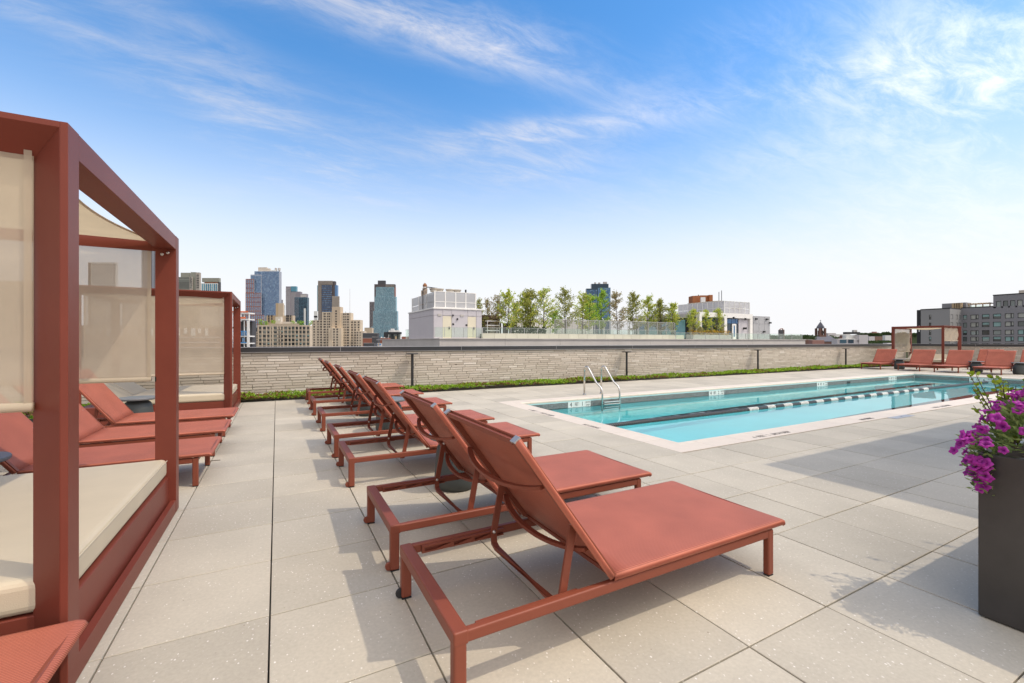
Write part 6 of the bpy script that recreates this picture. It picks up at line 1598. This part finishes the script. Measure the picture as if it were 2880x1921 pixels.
    f = Front('slender_bronze_tower', 'very tall slender bronze and glass tower seen in the gap of the near cabana', 'skyscraper', 424, 1700)
    f.volume('wall', M['dark_bronze'], 398, 447, 640, 0, 25); f.volume('upper_shaft', M['blue_grey_slab'], 399, 428, 622, 1, 24)
    b = MB()
    for i in range(8): f.vol(b, 399+i*6, 402.5+i*6, 624 if i < 5 else 641, -.8, -.02)
    b.build('fins', M['blue_grey_slab'], f.root, kind='stuff')
    f = Front('white_grid_tower', 'white grid tower seen through the near cabana side screen', 'skyscraper', 288, 1400)
    f.volume('wall', M['white_grid'], 256, 326, 738, 0, 25); f.volume('dark_flank', M['charcoal_wall'], 247, 255.8, 738, 1, 22)
    b = MB(); f.panes(b, grid(258, 325, 8, .5), grid(741, 960, 26, .55), -.4, .35); b.build('windows', M['pane_navy'], f.root, kind='stuff')
    f = Front('stub_grey_tower', 'small grey tower peeping over the construction building', 'skyscraper', 688, 1500)
    f.volume('wall', M['speckle_grey'], 679, 690, 880, 0, 15); f.volume('wall', M['warm_grey_fin'], 684, 694.5, 877, 1, 15)
    f = Front('thin_grey_tower', 'thin grey tower just right of the blue glass slab tower', 'skyscraper', 791, 1700)
    f.volume('wall', M['speckle_grey'], 785.5, 794, 843, 0, 15); f.volume('wall', M['white_grid'], 795, 800, 858, 1, 14)
    f = Front('low_white_tower', 'small white tower left of the finned bronze tower', 'skyscraper', 887, 900)
    f.volume('wall', M['white_grid'], 883, 892, 875, 0, 15); f.volume('roof_edge', M['near_black'], 883, 893, 888, -.5, -.02, 893)
    f = Front('radio_mast', 'very thin radio mast standing alone right of the stepped house', 'mast', 984, 1900)
    b = MB(); b.tube([(0, 0, 0), (0, 0, f.Z(812))], [1.2, .5], 6); b.build('mast_pole', M['concrete'], f.root)
towers()

# ------------------------------------------------------------------ low roofs, church, hill
def lowrise():
    k2 = 240/1882; A = lambda x: 1020+x*k2; B = lambda y: 780+y*k2
    f = Front('black_white_block', 'black and white apartment block at the foot of the blue green tower', 'building', 1104, 420)
    f.volume('wall', M['white_paint'], A(552), A(785), B(1165), 3, 14); f.volume('roof_house', M['white_paint'], A(605), A(675), B(1130), 2.5, 8); f.volume('attic', M['near_black'], A(475), A(836), B(1205), 0, 14, B(1252)); f.volume('wall', M['white_paint'], A(500), A(832), B(1252.5), .6, 13.5); f.volume('side_wall', M['near_black'], A(468), A(560), B(1215), -.4, 12)
    m = window_mesh(2.2, 2.2, 'pane_dark', None, .08, .08)
    for i in range(7):
        for j in range(3): place('window', m, f.root, loc=(f.X(A(590+i*36)), .48, f.Z(B(1300+j*55))), scale=(.75, 1, 1.1))
    f.volume('tan_panel', M['tan_brick'], A(710), A(750), B(1300), .3, .58, B(1390))
    specs = [
     ('low_beige_building', 'low beige building with a dark roof left of the blue green tower', 1041, 380, 'beige_render', 1025, 1046, 922),
     ('low_black_building', 'low black roofed building between the stepped house and the glass tower', 1037, 300, 'charcoal_wall', 1020, 1062, 937),
     ('red_brick_row', 'red brick row houses under the glass tower', 1060, 240, 'red_brick', 1020, 1092, 951),
     ('charcoal_stair_house', 'charcoal stair house on the red brick row', 1053, 232, 'charcoal_wall', 1046, 1062, 948),
     ('white_low_building', 'low white building with a small colourful mural', 1077, 205, 'white_paint', 1057, 1098, 965.5),
     ('dark_low_shed', 'flat dark roofed shed at the right corner of the stepped house', 1040, 200, 'charcoal_wall', 1022, 1052, 965),
     ('red_arched_building', 'low red brick building with a row of dark arched windows', 1115, 215, 'dusty_pink', 1098, 1132, 962),
     ('distant_red_roofs', 'distant red roofs left of the penthouse railing', 1134, 600, 'red_brick', 1126, 1150, 947)]
    for (nm, lb, uc, d, mt, a, b, v) in specs:
        g = Front(nm, lb, 'building', uc, d); g.volume('wall', M[mt], a, b, v, 0, 14); g.volume('parapet', M['concrete'], a, b, v-.6, -.1, -.005, v+.4)
        if nm == 'white_low_building':
            mu = MB(); 
            for i, mm in enumerate(('blue_trim', 'flower_orange', 'blue_trim')): q = MB(); q.box(g.X(1058+i*4.6), -.06, g.Z(971), g.X(1062.4+i*4.6), -.02, g.Z(967)); q.build('mural_panel', M['blue_trim'] if mm == 'blue_trim' else M['tan_brick'], g.root)
            for u in (1075, 1084, 1091): g.volume('window', M['near_black'], u, u+1.2, 968, -.05, -.02, 971.5)
        if nm == 'red_arched_building':
            for i in range(11): g.volume('window', M['near_black'], 1102+i*2.7, 1103.6+i*2.7, 966, -.05, -.02, 969.5)
        if nm == 'red_brick_row':
            for i, u in enumerate((1068, 1076, 1086)): g.volume('chimney', M['white_paint'], u, u+4, 947+i*1.5, 2, 3)
    # right hand horizon: tree belts, roofs, church, white house
    def belt(name, label, u0, u1, vt, dist, n, seed, s=1.0, cat='trees'):
        rnd = random.Random(seed); f = Front(name, label, cat, (u0+u1)/2, dist); lf = MB()
        for _ in range(n):
            u = rnd.uniform(u0, u1); nn = mnoise.noise(Vector((u*.045, seed, 0)))+.5*mnoise.noise(Vector((u*.13, seed, 4)))
            zt = f.Z(vt+4-6*nn); z = zt-abs(rnd.gauss(0, 1))*f.k*5
            c = Vector((f.X(u), rnd.uniform(0, 12), z))
            for _k in range(3):
                d = Vector((rnd.uniform(-1, 1), rnd.uniform(-1, 1), rnd.uniform(-.3, 1))).normalized(); s3 = d.cross(Vector((rnd.random(), rnd.random(), .4))).normalized(); l = f.k*rnd.uniform(1.6, 3.6)*s
                lf.quad(c, c+d*l*.5+s3*l*.35, c+d*l, c+d*l*.5-s3*l*.35)
        o = lf.build('tree_mass', M['far_green'], f.root, kind='stuff')
        u = u0-6; m = MB(); m.box(f.X(u0), 3, 0, f.X(u1), 14, f.Z(vt+7)); m.build('understorey', M['hill_green'], f.root, kind='stuff')
        f.root['kind'] = 'stuff'
        return f
    belt('tree_belt', 'belt of dark green trees behind the right end of the neighbouring terrace', 2160, 2300, 940, 330, 1500, 5)
    belt('tree_belt', 'distant dark green trees around the church roofs', 2230, 2420, 944, 420, 1500, 6)
    belt('tree_belt', 'wooded hillside far beyond the white house', 2420, 2600, 934, 900, 2200, 8, 1.0)
    belt('tree_belt', 'low green trees in front of the wooded hillside', 2435, 2530, 956, 420, 900, 9)
    f = Front('water_tower_crane', 'dark tank house with a curved pipe on the horizon right of the annex', 'rooftop structure', 2200, 300)
    f.volume('wall', M['charcoal_wall'], 2192, 2204, 928, 0, 4); f.volume('wall', M['brown_brick'], 2203.5, 2209, 927, 1, 4)
    b = MB(); b.tube([(f.X(2197), 2, f.Z(928)), (f.X(2201), 2, f.Z(924.5)), (f.X(2206), 2, f.Z(924)), (f.X(2207.5), 2, f.Z(930))], .35, 6); b.build('curved_pipe', M['dusty_pink'], f.root)
    # church
    k = 300/2351; U = lambda x: 2150+x*k; V = lambda y: 840+y*k
    f = Front('brownstone_church', 'dark brownstone church with a pointed spire on the horizon', 'church', 2314, 380)
    tw = (f.X(U(1365))-f.X(U(1213)))/2; tx = f.X(U(1289))
    b = MB(); b.box(tx-tw, 0, 0, tx+tw, 2*tw, f.Z(V(805))); b.build('tower', M['brownstone'], f.root)
    for sx in (-1, 1):
        for yy in (0, 2*tw-1.4):
            b = MB(); x0 = tx+sx*tw; b.box(x0 if sx < 0 else x0-1.4, yy, f.Z(V(805)), x0+1.4 if sx < 0 else x0, yy+1.4, f.Z(V(650))); b.build('belfry_pier', M['brownstone'], f.root)
    b = MB(); b.box(tx-tw+1.5, 1.5, f.Z(V(805)), tx+tw-1.5, 2*tw-1.5, f.Z(V(700))); b.build('belfry_wall', M['brownstone'], f.root)
    b = MB(); b.lathe([(tw*1.28, f.Z(V(650))), (tw*1.1, f.Z(V(612))), (tw*.42, f.Z(V(540))), (.12, f.Z(V(505)))], 4, (tx, tw, 0)); o = b.build('spire', M['slate_roof'], f.root)
    b = MB(); b.tube([(tx, tw, f.Z(V(506))), (tx, tw, f.Z(V(465)))], .16, 5); b.box(tx-.7, tw-.1, f.Z(V(485)), tx+.7, tw+.1, f.Z(V(478))); b.build('finial', M['near_black'], f.root)
    for i in range(2): b = MB(); b.box(tx-1.2+i*1.6, -.06, f.Z(V(770)), tx-.4+i*1.6, -.005, f.Z(V(720))); b.build('window', M['near_black'], f.root)
    b = MB(); x0, x1 = f.X(U(1060)), f.X(U(1480)); b.prism([(-9, f.Z(V(950))), (-9, f.Z(V(940))), (2, f.Z(V(818))), (13, f.Z(V(940))), (13, f.Z(V(950)))], 'x', x0, x1); b.build('roof', M['slate_roof'], f.root)
    b = MB(); b.box(x0, -8.7, 0, x1, 12.7, f.Z(V(950))-.02); b.build('wall', M['brownstone'], f.root)
    xg = (f.X(U(1450)), f.X(U(1560))); b = MB(); b.prism([(xg[0], 0), (xg[1], 0), (xg[1], f.Z(V(910))), ((xg[0]+xg[1])/2-.5, f.Z(V(810))), (xg[0], f.Z(V(910)))], 'y', -12, -9.02); b.build('gable', M['brownstone'], f.root)
    for (nm, lb, a, b_, v, d, mt) in (('brick_rowhouse', 'red brown brick houses in front of the church', 905, 1080, 905, 300, 'brownstone'), ('pinkish_house', 'pinkish brick house with chimneys before the church', 1060, 1320, 915, 290, 'dusty_pink'), ('grey_warehouse', 'pale grey warehouse between the church and the white house', 1400, 1580, 765, 500, 'pale_grey_wall'), ('dark_roof_house', 'dark low roof left of the white house', 1580, 1660, 890, 280, 'charcoal_wall'), ('flat_white_roof', 'flat white roofs beyond the white house', 1570, 1900, 790, 600, 'white_grid')):
        g = Front(nm, lb, 'building', U((a+b_)/2), d); g.volume('wall', M[mt], U(a), U(b_), V(v), 0, 12); g.volume('parapet', M['concrete'], U(a), U(b_), V(v-7), 1, 11, V(v-1))
    f = Front('white_modern_house', 'white modern house with dark glazed balconies on the horizon', 'house', 2395, 240)
    f.volume('wall', M['pale_grey_wall'], U(1610), U(2270), V(890), 0, 14); f.volume('wall', M['pale_grey_wall'], U(2075), U(2272), V(800), -.4, 12); f.volume('attic', M['near_black'], U(1910), U(2205), V(732), 3, 12, V(778)); f.volume('roof_house', M['concrete'], U(2125), U(2205), V(685), 5, 9, V(731)); f.volume('attic_wall', M['white_grid'], U(1900), U(2074), V(800), 3.2, 12)
    for a, b_ in ((1660, 1805), (1845, 1965)): f.volume('window', M['pane_navy'], U(a), U(b_), V(900), -.1, -.01, V(980))
    f.volume('window', M['near_black'], U(2040), U(2053), V(905), -.5, -.41, V(955)); f.volume('balcony_band', M['white_paint'], U(1605), U(1970), V(882), -1.2, -.02, V(897))
    f = Front('hill_red_building', 'pinkish red building on top of the distant hill', 'building', 2461, 950)
    kk = .2042; f.volume('wall', M['dusty_pink'], 2400+252*kk, 2400+350*kk, 780+760*kk, 0, 20); f.volume('wall', M['dusty_pink'], 2400+285*kk, 2400+328*kk, 780+748*kk, 1, 18)
    for i, (x, y, w, lb, mt) in enumerate(((300, 815, 150, 'brown row houses on the far hillside', 'brown_brick'), (440, 800, 80, 'white houses on the far hillside', 'white_grid'), (215, 815, 80, 'pale grey houses low on the far hillside', 'pale_grey_wall'), (400, 870, 110, 'dark roofed houses below the hillside', 'charcoal_wall'), (200, 880, 40, 'small cream house beside the white house', 'cream_wall'), (470, 905, 60, 'small white roof just above the brick wall', 'white_paint'))):
        g = Front('hillside_houses', lb, 'building', 2400+(x+w/2)*kk, 700-60*i); g.volume('wall', M[mt], 2400+x*kk, 2400+(x+w)*kk, 780+y*kk, 0, 15); g.volume('roof', M['slate_roof'], 2400+x*kk, 2400+(x+w)*kk, 780+(y-4)*kk, 2, 13, 780+(y-.5)*kk)
    # wide far city blocks closing the horizon everywhere
    f = Front('far_city_blocks', 'hazy far city blocks along the horizon', 'city', 1440, 2600); rnd = random.Random(21); m = MB()
    for _ in range(260):
        u = rnd.uniform(-1200, 4200); w = rnd.uniform(8, 26); v = rnd.uniform(951, 959.5); y = rnd.uniform(0, 400); f.vol(m, u, u+w, v, y, y+60)
    m.build('blocks', M['concrete'], f.root, kind='stuff'); f.root['kind'] = 'stuff'
lowrise()
